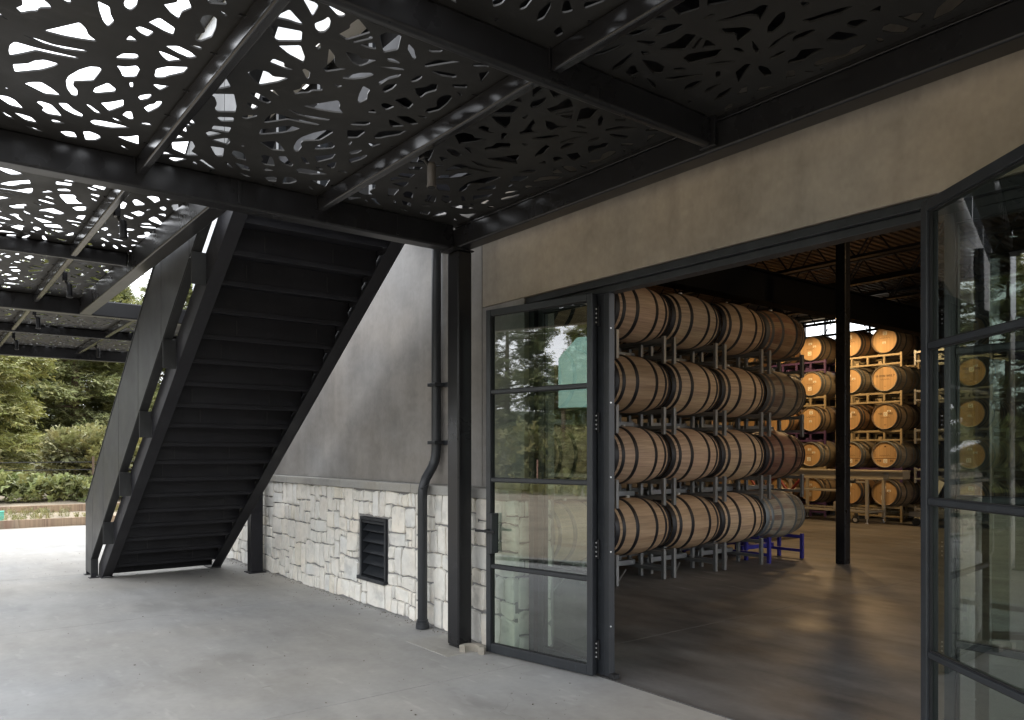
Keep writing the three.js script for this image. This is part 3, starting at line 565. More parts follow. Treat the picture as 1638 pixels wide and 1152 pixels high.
// ------------------------------------------------------------------ barrels
const rad = (z) => 0.345 - 0.064 * (z / 0.475) ** 2;
function staveGeo(n) {
  const a = Math.PI / n, nz = 10, na = 4, pos = [], uv = [], idx = [];
  const off = [0.0012, 0.0001, 0, 0.0001, 0.0012], ang = [-1, -0.9, 0, 0.9, 1];
  for (let i = 0; i <= nz; i++) for (let k = 0; k <= na; k++) { const z = -0.475 + 0.95 * i / nz, r = rad(z) - off[k], t = ang[k] * a; pos.push(r * Math.sin(t), r * Math.cos(t), z); uv.push(ang[k] * 0.04, z); }
  for (let i = 0; i < nz; i++) for (let k = 0; k < na; k++) { const p = i * (na + 1) + k; idx.push(p, p + na + 1, p + 1, p + 1, p + na + 1, p + na + 2); }
  const g = new THREE.BufferGeometry(); g.setAttribute('position', new THREE.Float32BufferAttribute(pos, 3)); g.setAttribute('uv', new THREE.Float32BufferAttribute(uv, 2)); g.setIndex(idx); g.computeVertexNormals(); return g;
}
function bandGeo(z0, z1, out = 0.0035, n = 40) {
  const p = [], m = 4; for (let i = 0; i <= m; i++) { const z = lerp(z0, z1, i / m); p.push(new THREE.Vector2(rad(z) + out, z)); }
  p.push(new THREE.Vector2(rad(z1) - 0.002, z1)); p.unshift(new THREE.Vector2(rad(z0) - 0.002, z0));
  const g = new THREE.LatheGeometry(p, n); g.rotateX(Math.PI / 2); return g;
}
function bodyGeo() { const p = []; for (let i = 0; i <= 14; i++) { const z = -0.475 + 0.95 * i / 14; p.push(new THREE.Vector2(rad(z), z)); } const g = new THREE.LatheGeometry(p, 40); const uv = g.attributes.uv; for (let i = 0; i < uv.count; i++) uv.setXY(i, uv.getX(i) * 2.1, uv.getY(i) * 0.95); g.rotateX(Math.PI / 2); return g; }
function headGeo() { const g = new THREE.CircleGeometry(0.281, 36); g.translate(0, 0, 0.445); return g; }
const chimeGeo = (() => { const g = new THREE.LatheGeometry([new THREE.Vector2(0.262, 0.44), new THREE.Vector2(0.264, 0.472), new THREE.Vector2(0.281, 0.4755)], 40); g.rotateX(Math.PI / 2); return g; })();
const G = { stave: staveGeo(26), body: bodyGeo(), head: headGeo(), hoops: [[0.415, 0.476], [0.335, 0.378], [0.14, 0.19]].map(([a, b]) => [bandGeo(a, b), bandGeo(-b, -a)]).flat(), bung: cyl(0.026, 0.022, 0.03, 14).translate(0, 0.352, 0), tagG: box(-0.02, 0.02, -0.05, 0.05, 0, 0.003, 0.001) };
const wood = (c, map = woodMap, rough = 0.62, ox = 0) => std({ map: scaled(map, 0.5, 1.0, ox, ox * 1.7), color: C(...c), roughness: rough });
const kinds = {
  oak: { s: [[0.64, 0.475, 0.315], [0.68, 0.51, 0.345], [0.61, 0.445, 0.29], [0.66, 0.49, 0.32]].map((c, i) => wood(c, woodMap, 0.6, i * 0.23)), hoop: M.hoop },
  stained: { s: [[0.36, 0.2, 0.135], [0.3, 0.155, 0.11], [0.42, 0.26, 0.17]].map((c, i) => wood(c, oldMap, 0.6, i * 0.3)), hoop: M.hoop },
  rusty: { s: [[0.42, 0.26, 0.15], [0.46, 0.3, 0.18], [0.38, 0.22, 0.13]].map((c, i) => wood(c, oldMap, 0.6, i * 0.3)), hoop: M.hoopDull },
  brown: { s: [[0.4, 0.31, 0.22], [0.44, 0.34, 0.245], [0.37, 0.285, 0.2]].map((c, i) => wood(c, oldMap, 0.65, i * 0.3)), hoop: M.hoopDull },
  oakDark: { s: [[0.53, 0.37, 0.235], [0.57, 0.41, 0.265], [0.5, 0.35, 0.22]].map((c, i) => wood(c, woodMap, 0.6, i * 0.31 + 0.1)), hoop: M.hoop },
  oakPink: { s: [[0.66, 0.47, 0.33], [0.62, 0.44, 0.31], [0.69, 0.51, 0.35]].map((c, i) => wood(c, woodMap, 0.6, i * 0.37 + 0.2)), hoop: M.hoop },
  grey: { s: [[0.44, 0.38, 0.3], [0.48, 0.42, 0.335], [0.41, 0.35, 0.28]].map((c, i) => wood(c, oldMap, 0.65, i * 0.3)), hoop: M.hoopGrey },
};
const headMat = std({ map: scaled(woodMap, 0.9, 1.4), color: C(0.52, 0.38, 0.23), roughness: 0.6 });
function protoBarrel(kind, fine, seed) {
  const R = rng(seed), o = new THREE.Group(), k = kinds[kind];
  if (fine) { for (let i = 0; i < 26; i++) part(o, 'stave', G.stave, k.s[Math.floor(R() * k.s.length)]).rotation.z = i * 2 * Math.PI / 26; }
  else part(o, 'body', G.body, k.s[0]);
  G.hoops.forEach((g) => part(o, 'hoop', g, k.hoop));
  for (const s of [0, Math.PI]) { const h = part(o, 'head', G.head, headMat); h.rotation.y = s; part(h, 'chime', chimeGeo, k.s[1]); }
  part(o, 'bung', G.bung, M.white);
  if (fine) part(o, 'paper_tag', G.tagG, M.white).position.set(0.212, -0.06, 0.447);
  return o;
}
const protos = {};
function barrel(kind, fine, x, y, z, roll, label, group) {
  const key = kind + fine, o = (protos[key] ??= protoBarrel(kind, fine, 91 + key.length)).clone();
  o.name = numbered('wine_barrel'); scene.add(o); o.position.set(x, y, z); o.rotation.z = roll; tag(o, label, 'barrel', group); return o;
}
function headFace(draw) {                                       // a barrel head with its planks and the writing on it
  const c = document.createElement('canvas'); c.width = c.height = 256; const g = c.getContext('2d'), R = rng(5 + draw.length + draw.toString().length);
  for (let i = 0; i < 7; i++) { const t = 0.9 + 0.16 * R(); g.fillStyle = `rgb(${Math.round(196 * t)},${Math.round(163 * t)},${Math.round(118 * t)})`; g.fillRect(i * 37, 0, 37, 256); for (let k = 0; k < 26; k++) { g.fillStyle = `rgba(110,75,40,${0.05 + 0.08 * R()})`; g.fillRect(i * 37 + R() * 36, 0, 0.8 + R(), 256); } g.fillStyle = 'rgba(60,35,15,0.5)'; g.fillRect(i * 37 - 0.5, 0, 1, 256); }
  draw(g); const t = new THREE.CanvasTexture(c); t.colorSpace = THREE.SRGBColorSpace; return std({ map: t, roughness: 0.6 });
}
const ink = (g, s, x, y, px, a = 0.85) => { g.fillStyle = `rgba(25,15,10,${a})`; g.font = `bold ${px}px sans-serif`; g.textAlign = 'center'; g.fillText(s, x, y); };
const paper = (g, x, y, w, h) => { g.fillStyle = '#ece6d6'; g.fillRect(x, y, w, h); g.strokeStyle = '#333'; g.lineWidth = 2; g.strokeRect(x + w * 0.28, y + h * 0.25, w * 0.44, h * 0.45); g.fillStyle = '#444'; g.fillRect(x + w * 0.2, y + h * 0.8, w * 0.6, 2); };
const script = (g, x, y, w) => { g.strokeStyle = 'rgba(60,35,18,0.8)'; g.lineWidth = 2.4; g.beginPath(); for (let i = 0; i <= 60; i++) { const t = i / 60, px = x + w * t, py = y - 7 * Math.sin(t * 31) * (0.4 + 0.6 * Math.abs(Math.sin(t * 5))) - 3 * t; i ? g.lineTo(px, py) : g.moveTo(px, py); } g.stroke(); };
const headCap = (mat) => { const g = new THREE.CircleGeometry(0.2615, 36); g.translate(0, 0, 0.447); return part(new THREE.Group(), 'head_face', g, mat); };
const faces = [
  headFace((g) => { ink(g, '15 DVM W02.7', 128, 112, 31); script(g, 80, 140, 96); ink(g, '12', 128, 218, 13, 0.6); }),
  headFace((g) => { ink(g, '15A', 78, 108, 28); ink(g, 'B02', 186, 108, 28); paper(g, 112, 80, 40, 46); script(g, 80, 142, 100); ink(g, 'MT', 130, 224, 16); paper(g, 150, 62, 40, 18); }),
  headFace((g) => { paper(g, 108, 32, 46, 40); script(g, 72, 104, 112); paper(g, 106, 140, 34, 24); }),
  headFace((g) => { g.fillStyle = 'rgba(60,32,12,0.9)'; g.beginPath(); g.arc(132, 42, 9, 0, 7); g.fill(); g.fillRect(8, 168, 240, 5); for (let k = 0; k < 5; k++) { g.fillRect(12, 98 + k * 13, 16, 4); g.fillRect(228, 98 + k * 13, 16, 4); } script(g, 72, 140, 112); ink(g, '15B', 66, 206, 28); ink(g, '05', 200, 206, 28); paper(g, 112, 176, 42, 44); }),
  headFace((g) => { paper(g, 96, 60, 44, 24); paper(g, 150, 96, 40, 22); script(g, 70, 134, 100); paper(g, 86, 160, 46, 46); }),
];
const ordinal = ['bottom', 'second', 'third', 'top'];
const PITCH = 0.85, Y0 = 0.63, BX = -6.49;
const where = ['beside the door edge, mostly hidden by the door,', 'nearest the door edge', 'second from the door edge', 'third from the door edge', 'at the far end'];
const endKinds = ['grey', 'stained', 'brown', 'rusty'];
const endWords = ['weathered grey barrel with grey hoops', 'dark wine-stained barrel with black hoops', 'weathered brown barrel with dull hoops', 'reddish brown barrel with dull grey hoops'];
{
  const R = rng(31);
  for (let r = 0; r < 4; r++) for (let i = 0; i < 5; i++) {
    const kind = i === 4 ? endKinds[r] : ['oak', 'oakPink', 'oak', 'oakDark', 'oakPink', 'oak', 'oakDark'][(r * 5 + i * 3) % 7], z = -2.23 - 0.972 * i + (R() - 0.5) * 0.015;
    const o = barrel(kind, true, BX + (R() - 0.5) * 0.02, Y0 + PITCH * r, z, (R() - 0.5) * 0.3, `${i === 4 ? endWords[r] : 'pale oak barrel with black hoops'} ${where[i].replace('beside the door edge, mostly hidden by the door,', 'half hidden by the door')} in the ${ordinal[r]} row`, 'oak barrels stacked by the door');
    barrel(i < 4 ? 'oak' : 'brown', false, BX - 0.82, Y0 + PITCH * r, z, 0, `oak barrel behind the ${ordinal[r]} front row ${where[i].replace(', mostly hidden by the door,', '')}`, 'barrels hidden behind the front row');
  }
}
// ------------------------------------------------------------------ barrel racks
function protoRack(mat, floor) {
  const o = new THREE.Group(), w = 0.045, yb = floor ? -0.62 : -0.555;
  for (const z of [-0.4, 0.4]) {
    part(o, 'rail', box(-0.76, 0.76, -0.345, -0.3, z - w / 2, z + w / 2, 0.004), mat); part(o, 'rail', box(-0.76, 0.76, floor ? -0.54 : -0.535, floor ? -0.5 : -0.495, z - w / 2, z + w / 2, 0.004), mat);
    for (const x of [-0.737, -0.37, 0, 0.37, 0.737]) { const end = Math.abs(x) > 0.5; part(o, 'post', box(x - w / 2, x + w / 2, floor && end ? -0.63 : end ? -0.6 : -0.494, end ? -0.275 : -0.346, z - w / 2 + 0.001, z + w / 2 - 0.001, 0.004), mat); if (floor && Math.abs(x) === 0.37) part(o, 'leg', box(x - w / 2, x + w / 2, -0.63, -0.541, z - w / 2 + 0.001, z + w / 2 - 0.001, 0.004), mat); }
  }
  for (const x of [-0.37, 0.37]) { part(o, 'saddle', bar([x - 0.16, -0.29, 0.36], [x - 0.16, -0.29, -0.36], 0.03, 0.02), mat); part(o, 'saddle', bar([x + 0.16, -0.29, 0.36], [x + 0.16, -0.29, -0.36], 0.03, 0.02), mat); }
  part(o, 'fork_tube', box(-0.3, -0.22, -0.5, -0.44, -0.376, 0.376, 0.004), mat); part(o, 'fork_tube', box(0.22, 0.3, -0.5, -0.44, -0.376, 0.376, 0.004), mat);
  if (floor) for (const s of [-1, 1]) part(o, 'brace', bar([s * 0.72, -0.6, 0.37], [s * 0.45, -0.52, -0.05], 0.012, 0.02), mat);
  return o;
}
const rackProtos = {};
function rack(mat, floor, x, y, z, label, group) {
  const key = mat + floor, o = (rackProtos[key] ??= protoRack(M[mat], floor)).clone();
  o.name = numbered('barrel_rack'); scene.add(o); o.position.set(x, y, z); return tag(o, label, 'barrel rack', group);
}
for (let r = 0; r < 4; r++) for (let i = 0; i < 5; i++) {
  const mat = r === 0 && i === 4 ? 'rackBlue' : 'galv', z = -2.15 - 0.982 * i;
  rack(mat, r === 0, -6.93, Y0 + PITCH * r, z, mat === 'rackBlue' ? 'blue steel rack on the floor under the grey barrel at the far end' : `grey steel rack under the ${ordinal[r]} row barrel ${where[i].replace(', mostly hidden by the door,', '')}`, 'racks of the barrel stack by the door');
}
// the far barrels, heads towards the door
{
  const R = rng(47), cols = [[-8.36, 'right of the hall column'], [-9.16, 'beside the hall column'], [-10.12, 'left of the hall column'], [-10.92, 'far left of the hall column'], [-6.62, 'behind the right door leaf'], [-11.9, 'at the far left end'], [-12.7, 'by the left wall']], lev = ['floor', 'second', 'third', 'fourth', 'top'];
  const faceOf = [[4, 3, 1, 0, 2], [2, 3, 1, 4, 2], [4, 4, 2, 4, 4], [1, 2, 4, 2, 1], [2, 4, 2, 1, 2], [4, 2, 1, 2, 4], [2, 4, 2, 1, 2]];
  cols.forEach(([x, words], c) => {
    for (let k = 0; k < 5; k++) for (let d = 0; d < (c === 0 ? 3 : c === 4 ? 2 : 1); d++) {
      const z = -13.67 - 1.0 * d, y = 0.63 + 0.832 * k, o = barrel(k % 2 ? 'grey' : c % 2 ? 'rusty' : 'brown', false, x + (R() - 0.5) * 0.03, y, z, 0, `${d ? ['', 'second barrel', 'third barrel'][d] + ' back' : 'marked pale barrel head'} ${words}, ${lev[k]} level of far stack`, 'barrels stacked at the far end');
      if (d === 0) { const f = headCap(faces[faceOf[c][k]]); o.add(f); }
    }
  });
  const racks = [[-8.76, 'right of the hall column', 'rackGold'], [-10.52, 'left of the hall column', 'rackGold'], [-6.99, 'behind the right door leaf', 'galv'], [-12.3, 'by the left wall', 'galv']];
  for (const [x, words, m] of racks) for (let k = 0; k < 5; k++) for (let d = 0; d < (x > -9 ? 2 : 1); d++) {
    const mm = (k === 1 && x === -8.76) || (x === -10.52 && k % 2 === 0) ? 'rackPurple' : m;
    rack(mm, k === 0, x, 0.63 + 0.832 * k, -13.67 - d, `${mm === 'rackPurple' ? 'purple' : mm === 'galv' ? 'grey' : 'cream'} rack ${words}, ${d ? 'second row, ' : ''}under ${lev[k]} level barrels`, 'racks of the far barrel stack');
  }
}

// ------------------------------------------------------------------ machine, trolley and hose in front of the far barrels
{
  const t = thing('sorting_conveyor', 'long cream conveyor table on castors in front of the far barrels', 'conveyor', null, [0, 0, -12.35]);
  part(t, 'belt_bed', [box(-12.2, -7.95, 0.965, 1.1, -0.3, 0.0), box(-12.2, -7.55, 1.1, 1.135, -0.33, 0.03), box(-12.2, -7.95, 0.93, 0.962, -0.31, 0.02)], M.machine);
  part(t, 'end_block', box(-7.95, -7.85, 0.95, 1.098, -0.31, 0.012), M.galv, 'grey end block'); part(t, 'end_block', box(-7.848, -7.55, 0.96, 1.098, -0.3, 0.0), M.machine);
  part(t, 'drive_motor', [cyl(0.05, 0.05, 0.22, 16).rotateZ(Math.PI / 2).translate(-8.65, 0.9, 0.05), box(-8.8, -8.72, 0.83, 0.93, 0.01, 0.1)], M.hoopDull);
  for (const [x, z] of [[-8.3, 0], [-8.3, -0.7], [-8.75, 0.0], [-10.1, 0], [-10.1, -0.7], [-11.8, 0]]) {
    const l = part(t, 'leg', box(x - 0.03, x + 0.03, 0.1, 0.925, z - 0.03, z + 0.03), M.machine);
    part(l, 'levelling_foot', [cyl(0.035, 0.035, 0.02, 12).translate(x, 0.011, z), cyl(0.012, 0.012, 0.09, 8).translate(x, 0.06, z)], M.chrome);
  }
  part(t, 'cross_bar', [box(-11.8, -8.34, 0.23, 0.28, -0.025, 0.025), box(-10.07, -8.34, 0.24, 0.28, -0.72, -0.68), box(-8.31, -8.27, 0.22, 0.28, -0.67, -0.04), box(-10.12, -10.08, 0.22, 0.28, -0.67, -0.04), box(-8.7, -8.34, 0.86, 0.9, -0.025, 0.025)], M.machine);
  part(t, 'chute', box(-10.0, -8.9, 0.66, 0.7, -0.35, 0.08), M.machine);
  for (const x of [-8.52, -10.3]) { const c = part(t, 'caster', [cyl(0.075, 0.075, 0.04, 18).rotateX(Math.PI / 2).translate(x, 0.076, 0.06), box(x - 0.015, x + 0.04, 0.11, 0.22, 0.03, 0.09)], M.rubber); part(c, 'wheel_disc', cyl(0.045, 0.045, 0.046, 14).rotateX(Math.PI / 2).translate(x, 0.076, 0.06), M.chrome); }
  part(t, 'control_box', box(-9.0, -8.86, 0.28, 0.44, 0.0, 0.1), M.machine);
  const h = thing('rubber_hose', 'dark red hose hanging in loops under the conveyor table', 'hose');
  const pts = []; for (let i = 0; i <= 40; i++) { const u = i / 40; pts.push(new THREE.Vector3(-11.2 + 1.5 * u, 0.92 - 0.28 * Math.sin(u * Math.PI * 2) ** 2, -12.27 + 0.04 * Math.sin(u * 9))); }
  part(h, 'hose_line', new THREE.TubeGeometry(new THREE.CatmullRomCurve3(pts), 80, 0.032, 10), M.hose);
}
{
  const t = thing('platform_trolley', 'low grey trolley with castors beside the conveyor, near the right door leaf', 'trolley', null, [-7.2, 0, -12.9]);
  part(t, 'platform', box(-0.35, 0.6, 0.2, 0.29, -0.3, 0.3), M.galv); for (const [x, z] of [[-0.25, 0.2], [0.5, 0.2], [-0.25, -0.2], [0.5, -0.2]]) part(t, 'caster', cyl(0.08, 0.08, 0.04, 14).rotateX(Math.PI / 2).translate(x, 0.081, z), M.rubber);
  const p = thing('white_plank', 'white plank leaning on the low grey trolley', 'plank'); part(p, 'board', bar([-7.3, 0.3, -12.78], [-7.05, 0.92, -12.95], 0.12, 0.03, [0, 0, 1]), M.white);
}

// ------------------------------------------------------------------ warm lamps in the hall
{
  const lens = std({ color: C(1, 0.9, 0.7), emissive: C(1, 0.66, 0.3), emissiveIntensity: 6 });
  const shade = new THREE.LatheGeometry([[0.04, 0.26], [0.1, 0.24], [0.11, 0.16], [0.13, 0.02], [0.135, 0.0], [0.125, 0.0], [0.1, 0.15], [0.05, 0.2]].map((p) => new THREE.Vector2(...p)), 28);
  const lamps = [[-9.9, 4.5, -11.5, 9.5, 'over the far barrels left of the hall column'], [-8.25, 4.45, -11.3, 9, 'over the conveyor right of the hall column'], [-1.8, 5.1, -7.0, 5, 'over the open floor'], [0.5, 4.62, -11.5, 5, 'over the right side of the hall']];
  for (const [x, y, z, cd, words] of lamps) {
    const t = thing('hall_lamp', `warm hanging lamp with bell shade ${words}`, 'lamp', null, [x, y, z]);
    part(t, 'shade', shade, M.joist); part(t, 'cord', rod([0, 0.26, 0], [0, 5.29 - y, 0], 0.008, 6), M.joist);
    part(t, 'lens', cyl(0.115, 0.115, 0.01, 24).translate(0, 0.012, 0), lens);
    const l = new THREE.SpotLight(new THREE.Color(1, 0.64, 0.3), cd, 0, 1.48, 0.12, 2); l.position.set(0, -0.02, 0); l.target.position.set(0, -3, 0); l.castShadow = true; l.shadow.radius = 8; t.add(l, l.target);
  }
}
// ------------------------------------------------------------------ small fittings of the canopy and terrace
{
  const g = 'cylinder spotlights under the canopy', W = ['right of the column on the dark ceiling panels', 'over the stair side of the terrace', 'second outward, left of the stair', 'third outward, near the far end', 'near the stair top at the far end', 'outermost at the left edge'];
  [[-3.73, 1.29, 0], [-5.96, 2.43, 0.22], [-8.52, 2.4, 0.25], [-10.88, 2.4, 0.2], [-13.6, 1.29, 0], [-13.3, 2.4, 0.1]].forEach(([x, z, tilt], i) => {
    const t = thing('canopy_spotlight', `dark cylinder spotlight ${W[i]}`, 'spotlight', g, [x, 3.17, z]);
    part(t, 'bracket', [box(-0.03, 0.03, -0.008, 0.08, -0.012, 0.025), rod([0, -0.01, 0], [0.02, -0.05, -0.02], 0.012)], M.steel);
    const b = part(t, 'body', [cyl(0.025, 0.025, 0.125, 20), cyl(0.028, 0.028, 0.012, 20).translate(0, -0.058, 0), cyl(0.02, 0.025, 0.012, 20).translate(0, 0.068, 0)], i === 0 ? std({ color: C(0.13, 0.115, 0.1), roughness: 0.4, metalness: 0.4 }) : M.steel); b.position.set(0.02, -0.1, -0.03); b.rotation.z = tilt;
    part(b, 'lens', cyl(0.022, 0.022, 0.003, 20).translate(0, -0.0655, 0), M.gasket);
  });
  const d = thing('concrete_half_ring', 'broken half ring of pale concrete on the terrace by the door leaf', 'concrete piece', null, [-4.79, 0.002, 0.235], 0.5);
  const pts = []; for (let i = 0; i <= 12; i++) { const a = Math.PI * i / 12; pts.push([0.1 * Math.cos(a), 0.1 * Math.sin(a)]); } for (let i = 12; i >= 0; i--) { const a = Math.PI * i / 12; pts.push([0.06 * Math.cos(a), 0.06 * Math.sin(a)]); }
  const gg = poly(pts, 0.05, 0.004); gg.rotateX(-Math.PI / 2); part(d, 'ring', planar(gg), std({ map: scaled(slabMap, 0.9), color: C(0.95, 0.88, 0.76), roughness: 0.9 }));
}
{ // wine drips below the bungs of the used barrels, and loose grit on the paving
  const R = rng(2024), list = [];
  for (let i = 0; i < 420; i++) { const x = -15 + 14 * R(), z = 0.15 + 4 * R() * R(), r = 0.002 + 0.005 * R() * R(), g = new THREE.IcosahedronGeometry(r, 0); g.scale(1, 0.6, 1 + R()); g.rotateY(R() * 6); g.translate(x, r * 0.5, z); list.push(g); }
  for (let i = 0; i < 260; i++) { const x = -11.5 + 6.8 * R(), r = 0.002 + 0.004 * R(), g = new THREE.IcosahedronGeometry(r, 0); g.translate(x, r * 0.5, 0.03 + 0.12 * R() * R()); list.push(g); }
  const m = new THREE.Mesh(merged(list), std({ color: C(0.14, 0.12, 0.095), roughness: 1 })); m.name = 'floor_grit'; scene.add(m); tag(m, 'loose grit and crumbs scattered over the pale concrete paving', 'grit'); m.userData.kind = 'stuff';
}

// ------------------------------------------------------------------ beyond the terrace
{
  const berm = new THREE.PlaneGeometry(26, 40, 52, 80); berm.rotateX(-Math.PI / 2); berm.translate(-31.3, 0, 0);
  const p = berm.attributes.position;
  for (let i = 0; i < p.count; i++) { const x = p.getX(i), z = p.getZ(i); p.setY(i, -0.02 + 0.2 * step(-18.3, -19.9, x) + 0.35 * step(-20, -26, x) + 0.12 * (fbm(x * 0.05 + 3, z * 0.05 + 3, 32, 32, 4, 801) - 0.5)); }
  berm.computeVertexNormals(); structure(new THREE.Mesh(planar(berm), M.soil), 'planting_bank');
  const woodM = std({ map: scaled(woodMap, 0.9, 2.4), color: C(0.42, 0.31, 0.21), roughness: 0.8 }), woodM2 = std({ map: scaled(oldMap, 0.9, 2.4), color: C(0.4, 0.3, 0.22), roughness: 0.85 });
  const timber = (label, x, y0, y1, group, skew) => { const t = thing('timber_edging', label, 'timber edging', group); for (let k = 0; k < 8; k++) { const z0 = -9.1 + k * 2.75; part(t, 'board', bar([x + skew * z0, (y0 + y1) / 2, z0 + 0.004], [x + skew * (z0 + 2.75), (y0 + y1) / 2, z0 + 2.746], 0.05, y1 - y0), k % 2 ? woodM : woodM2); } };
  timber('long timber board edging the terrace at the foot of the planting bank', -18.2, 0.0, 0.165, 'timber edging of the planting bank', 0.0);
  timber('upper timber board edging along the planting bank below the shrubs', -20.0, 0.14, 0.33, 'timber edging of the planting bank', 0.0);
  const post = thing('utility_post', 'short teal utility post on the soil strip between the timber boards', 'post', null, [-18.75, 0.0, 2.15]);
  part(post, 'tube', box(-0.05, 0.05, 0, 0.3, -0.05, 0.05, 0.01), M.teal); part(post, 'lid', box(-0.058, 0.058, 0.3, 0.32, -0.058, 0.058, 0.006), M.teal);
  const wire = thing('wire_fence', 'thin wire fence with stakes among the shrubs on the bank', 'fence');
  for (const y of [1.05, 1.25]) part(wire, 'wire', rod([-23.2, y, -14], [-23.2, y, 8], 0.012, 5), M.joist);
  for (let z = -14; z <= 8; z += 2.75) part(wire, 'stake', rod([-23.2, 0.2, z], [-23.2, 1.4, z], 0.03, 6), M.bark);
}
// foliage: small sprays of leaves, spread through each crown
function sprayGeo(n, len, wid, spread, seed, flatF) {
  const R = rng(seed), pos = [], idx = [];
  for (let i = 0; i < n; i++) {
    const t = i / n, a = (i % 2 ? 1 : -1) * (0.5 + 0.5 * R()) * spread, L = len * (0.5 + 0.5 * R()) * (1 - 0.4 * t), b = pos.length / 3;
    const o = [0, (R() - 0.5) * 0.1 * flatF, t * 0.75], d = new THREE.Vector3(Math.sin(a), (R() - 0.6) * flatF, Math.cos(a)).normalize(), s = new THREE.Vector3(-d.z, (R() - 0.5) * 0.8, d.x).normalize().multiplyScalar(wid * (0.7 + 0.6 * R()));
    const P = (k, e) => [o[0] + d.x * L * k + s.x * e, o[1] + d.y * L * k + s.y * e - 0.12 * k * k * L, o[2] + d.z * L * k + s.z * e];
    pos.push(...P(0, 0), ...P(0.45, 1), ...P(1, 0), ...P(0.45, -1)); idx.push(b, b + 1, b + 2, b, b + 2, b + 3);
  }
  const g = new THREE.BufferGeometry(); g.setAttribute('position', new THREE.Float32BufferAttribute(pos, 3)); g.setIndex(idx); g.computeVertexNormals(); return g;
}
const leafMat = (c) => new THREE.MeshPhysicalMaterial({ color: C(...c), roughness: 0.75, transmission: 0.28, thickness: 0, side: THREE.DoubleSide });
const needle = sprayGeo(16, 0.42, 0.036, 1.0, 3, 0.6), leafy = sprayGeo(9, 0.55, 0.13, 1.5, 8, 1.0);
const greens = { conifer: leafMat([0.185, 0.205, 0.07]), dark: leafMat([0.14, 0.16, 0.058]), yellow: leafMat([0.205, 0.215, 0.07]), shrub: leafMat([0.25, 0.25, 0.1]), vine: leafMat([0.2, 0.23, 0.085]) };
const D = new THREE.Object3D();
function instanced(parent, name, geo, mat, list, R) {
  const m = new THREE.InstancedMesh(geo, mat, list.length), c = new THREE.Color();
  list.forEach(([x, y, z, dx, dy, dz, s, tone], i) => { D.position.set(x, y, z); D.lookAt(x + dx, y + dy, z + dz); D.rotateZ((R() - 0.5) * 1.6); D.scale.setScalar(s); D.updateMatrix(); m.setMatrixAt(i, D.matrix); const t = tone * (0.75 + 0.5 * R()); m.setColorAt(i, c.setRGB(t * (0.95 + 0.2 * R()), t, t * 0.9)); });
  m.name = name; m.userData.kind = 'stuff'; m.castShadow = m.receiveShadow = true; parent.add(m); return m;
}
function conifer(x, z, h, r, seed, mat, density, label, group) {
  const R = rng(seed), t = thing('conifer_tree', label, 'tree', group, [x, 0.1, z]), list = [], limbs = [];
  const n = Math.round(h * 11 * density);
  for (let i = 0; i < n; i++) {
    const f = 0.01 + 0.99 * (i + R()) / n, y = h * f, az = i * 2.39996 + R() * 0.8, lump = 0.75 + 0.5 * fbm(az / 6.283, f, 5, 4, 2, seed + 3), L = Math.max(0.25, r * lump * (f < 0.15 ? 0.9 + 0.7 * f : Math.pow(1 - (f - 0.12) / 0.95, 0.75)) * (0.75 + 0.4 * R()));
    const droop = -0.1 - 0.35 * R() + 0.5 * f, ca = Math.cos(az), sa = Math.sin(az), m = Math.round(L * 44 * Math.sqrt(density));
    if (i % 3 === 0) limbs.push(rod([0, y, 0], [ca * L * 0.9, y + droop * L * 0.7, sa * L * 0.9], 0.02 + 0.012 * L, 5));
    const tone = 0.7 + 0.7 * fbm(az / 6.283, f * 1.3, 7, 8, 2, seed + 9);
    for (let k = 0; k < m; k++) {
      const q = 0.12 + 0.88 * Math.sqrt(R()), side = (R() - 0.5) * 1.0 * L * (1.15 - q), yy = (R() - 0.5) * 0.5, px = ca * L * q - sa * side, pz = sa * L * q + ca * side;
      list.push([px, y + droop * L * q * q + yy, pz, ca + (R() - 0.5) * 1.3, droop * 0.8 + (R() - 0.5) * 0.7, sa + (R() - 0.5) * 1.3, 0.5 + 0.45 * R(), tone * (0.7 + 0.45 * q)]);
    }
  }
  part(t, 'trunk', planar(cyl(0.04, 0.02 * h, h, 10).translate(0, h / 2, 0)), M.bark); part(t, 'limb', limbs, M.bark).userData.kind = 'stuff';
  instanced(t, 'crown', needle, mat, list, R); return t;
}
function bush(x, z, h, r, seed, mat, label, category, group, y0 = 0.25) {
  const R = rng(seed), t = thing(category === 'vine' ? 'grape_vine' : 'shrub', label, category, group, [x, y0, z]), list = [], stems = [];
  for (let c = 0; c < 9; c++) {
    const a = R() * 6.283, q = r * 0.6 * Math.sqrt(R()), cx = Math.cos(a) * q, cz = Math.sin(a) * q, cy = h * (0.3 + 0.5 * R()), cr = r * (0.35 + 0.3 * R()), tone = 0.75 + 0.5 * R();
    stems.push(rod([cx * 0.2, 0, cz * 0.2], [cx, cy, cz], 0.016, 5));
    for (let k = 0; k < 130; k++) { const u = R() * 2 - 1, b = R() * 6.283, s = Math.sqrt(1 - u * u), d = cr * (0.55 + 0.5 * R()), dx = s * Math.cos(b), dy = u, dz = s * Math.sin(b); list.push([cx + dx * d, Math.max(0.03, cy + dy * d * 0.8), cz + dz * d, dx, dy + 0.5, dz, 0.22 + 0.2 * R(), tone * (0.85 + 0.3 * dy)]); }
  }
  part(t, 'stem', stems, M.bark).userData.kind = 'stuff'; instanced(t, 'foliage', leafy, mat, list, R); return t;
}
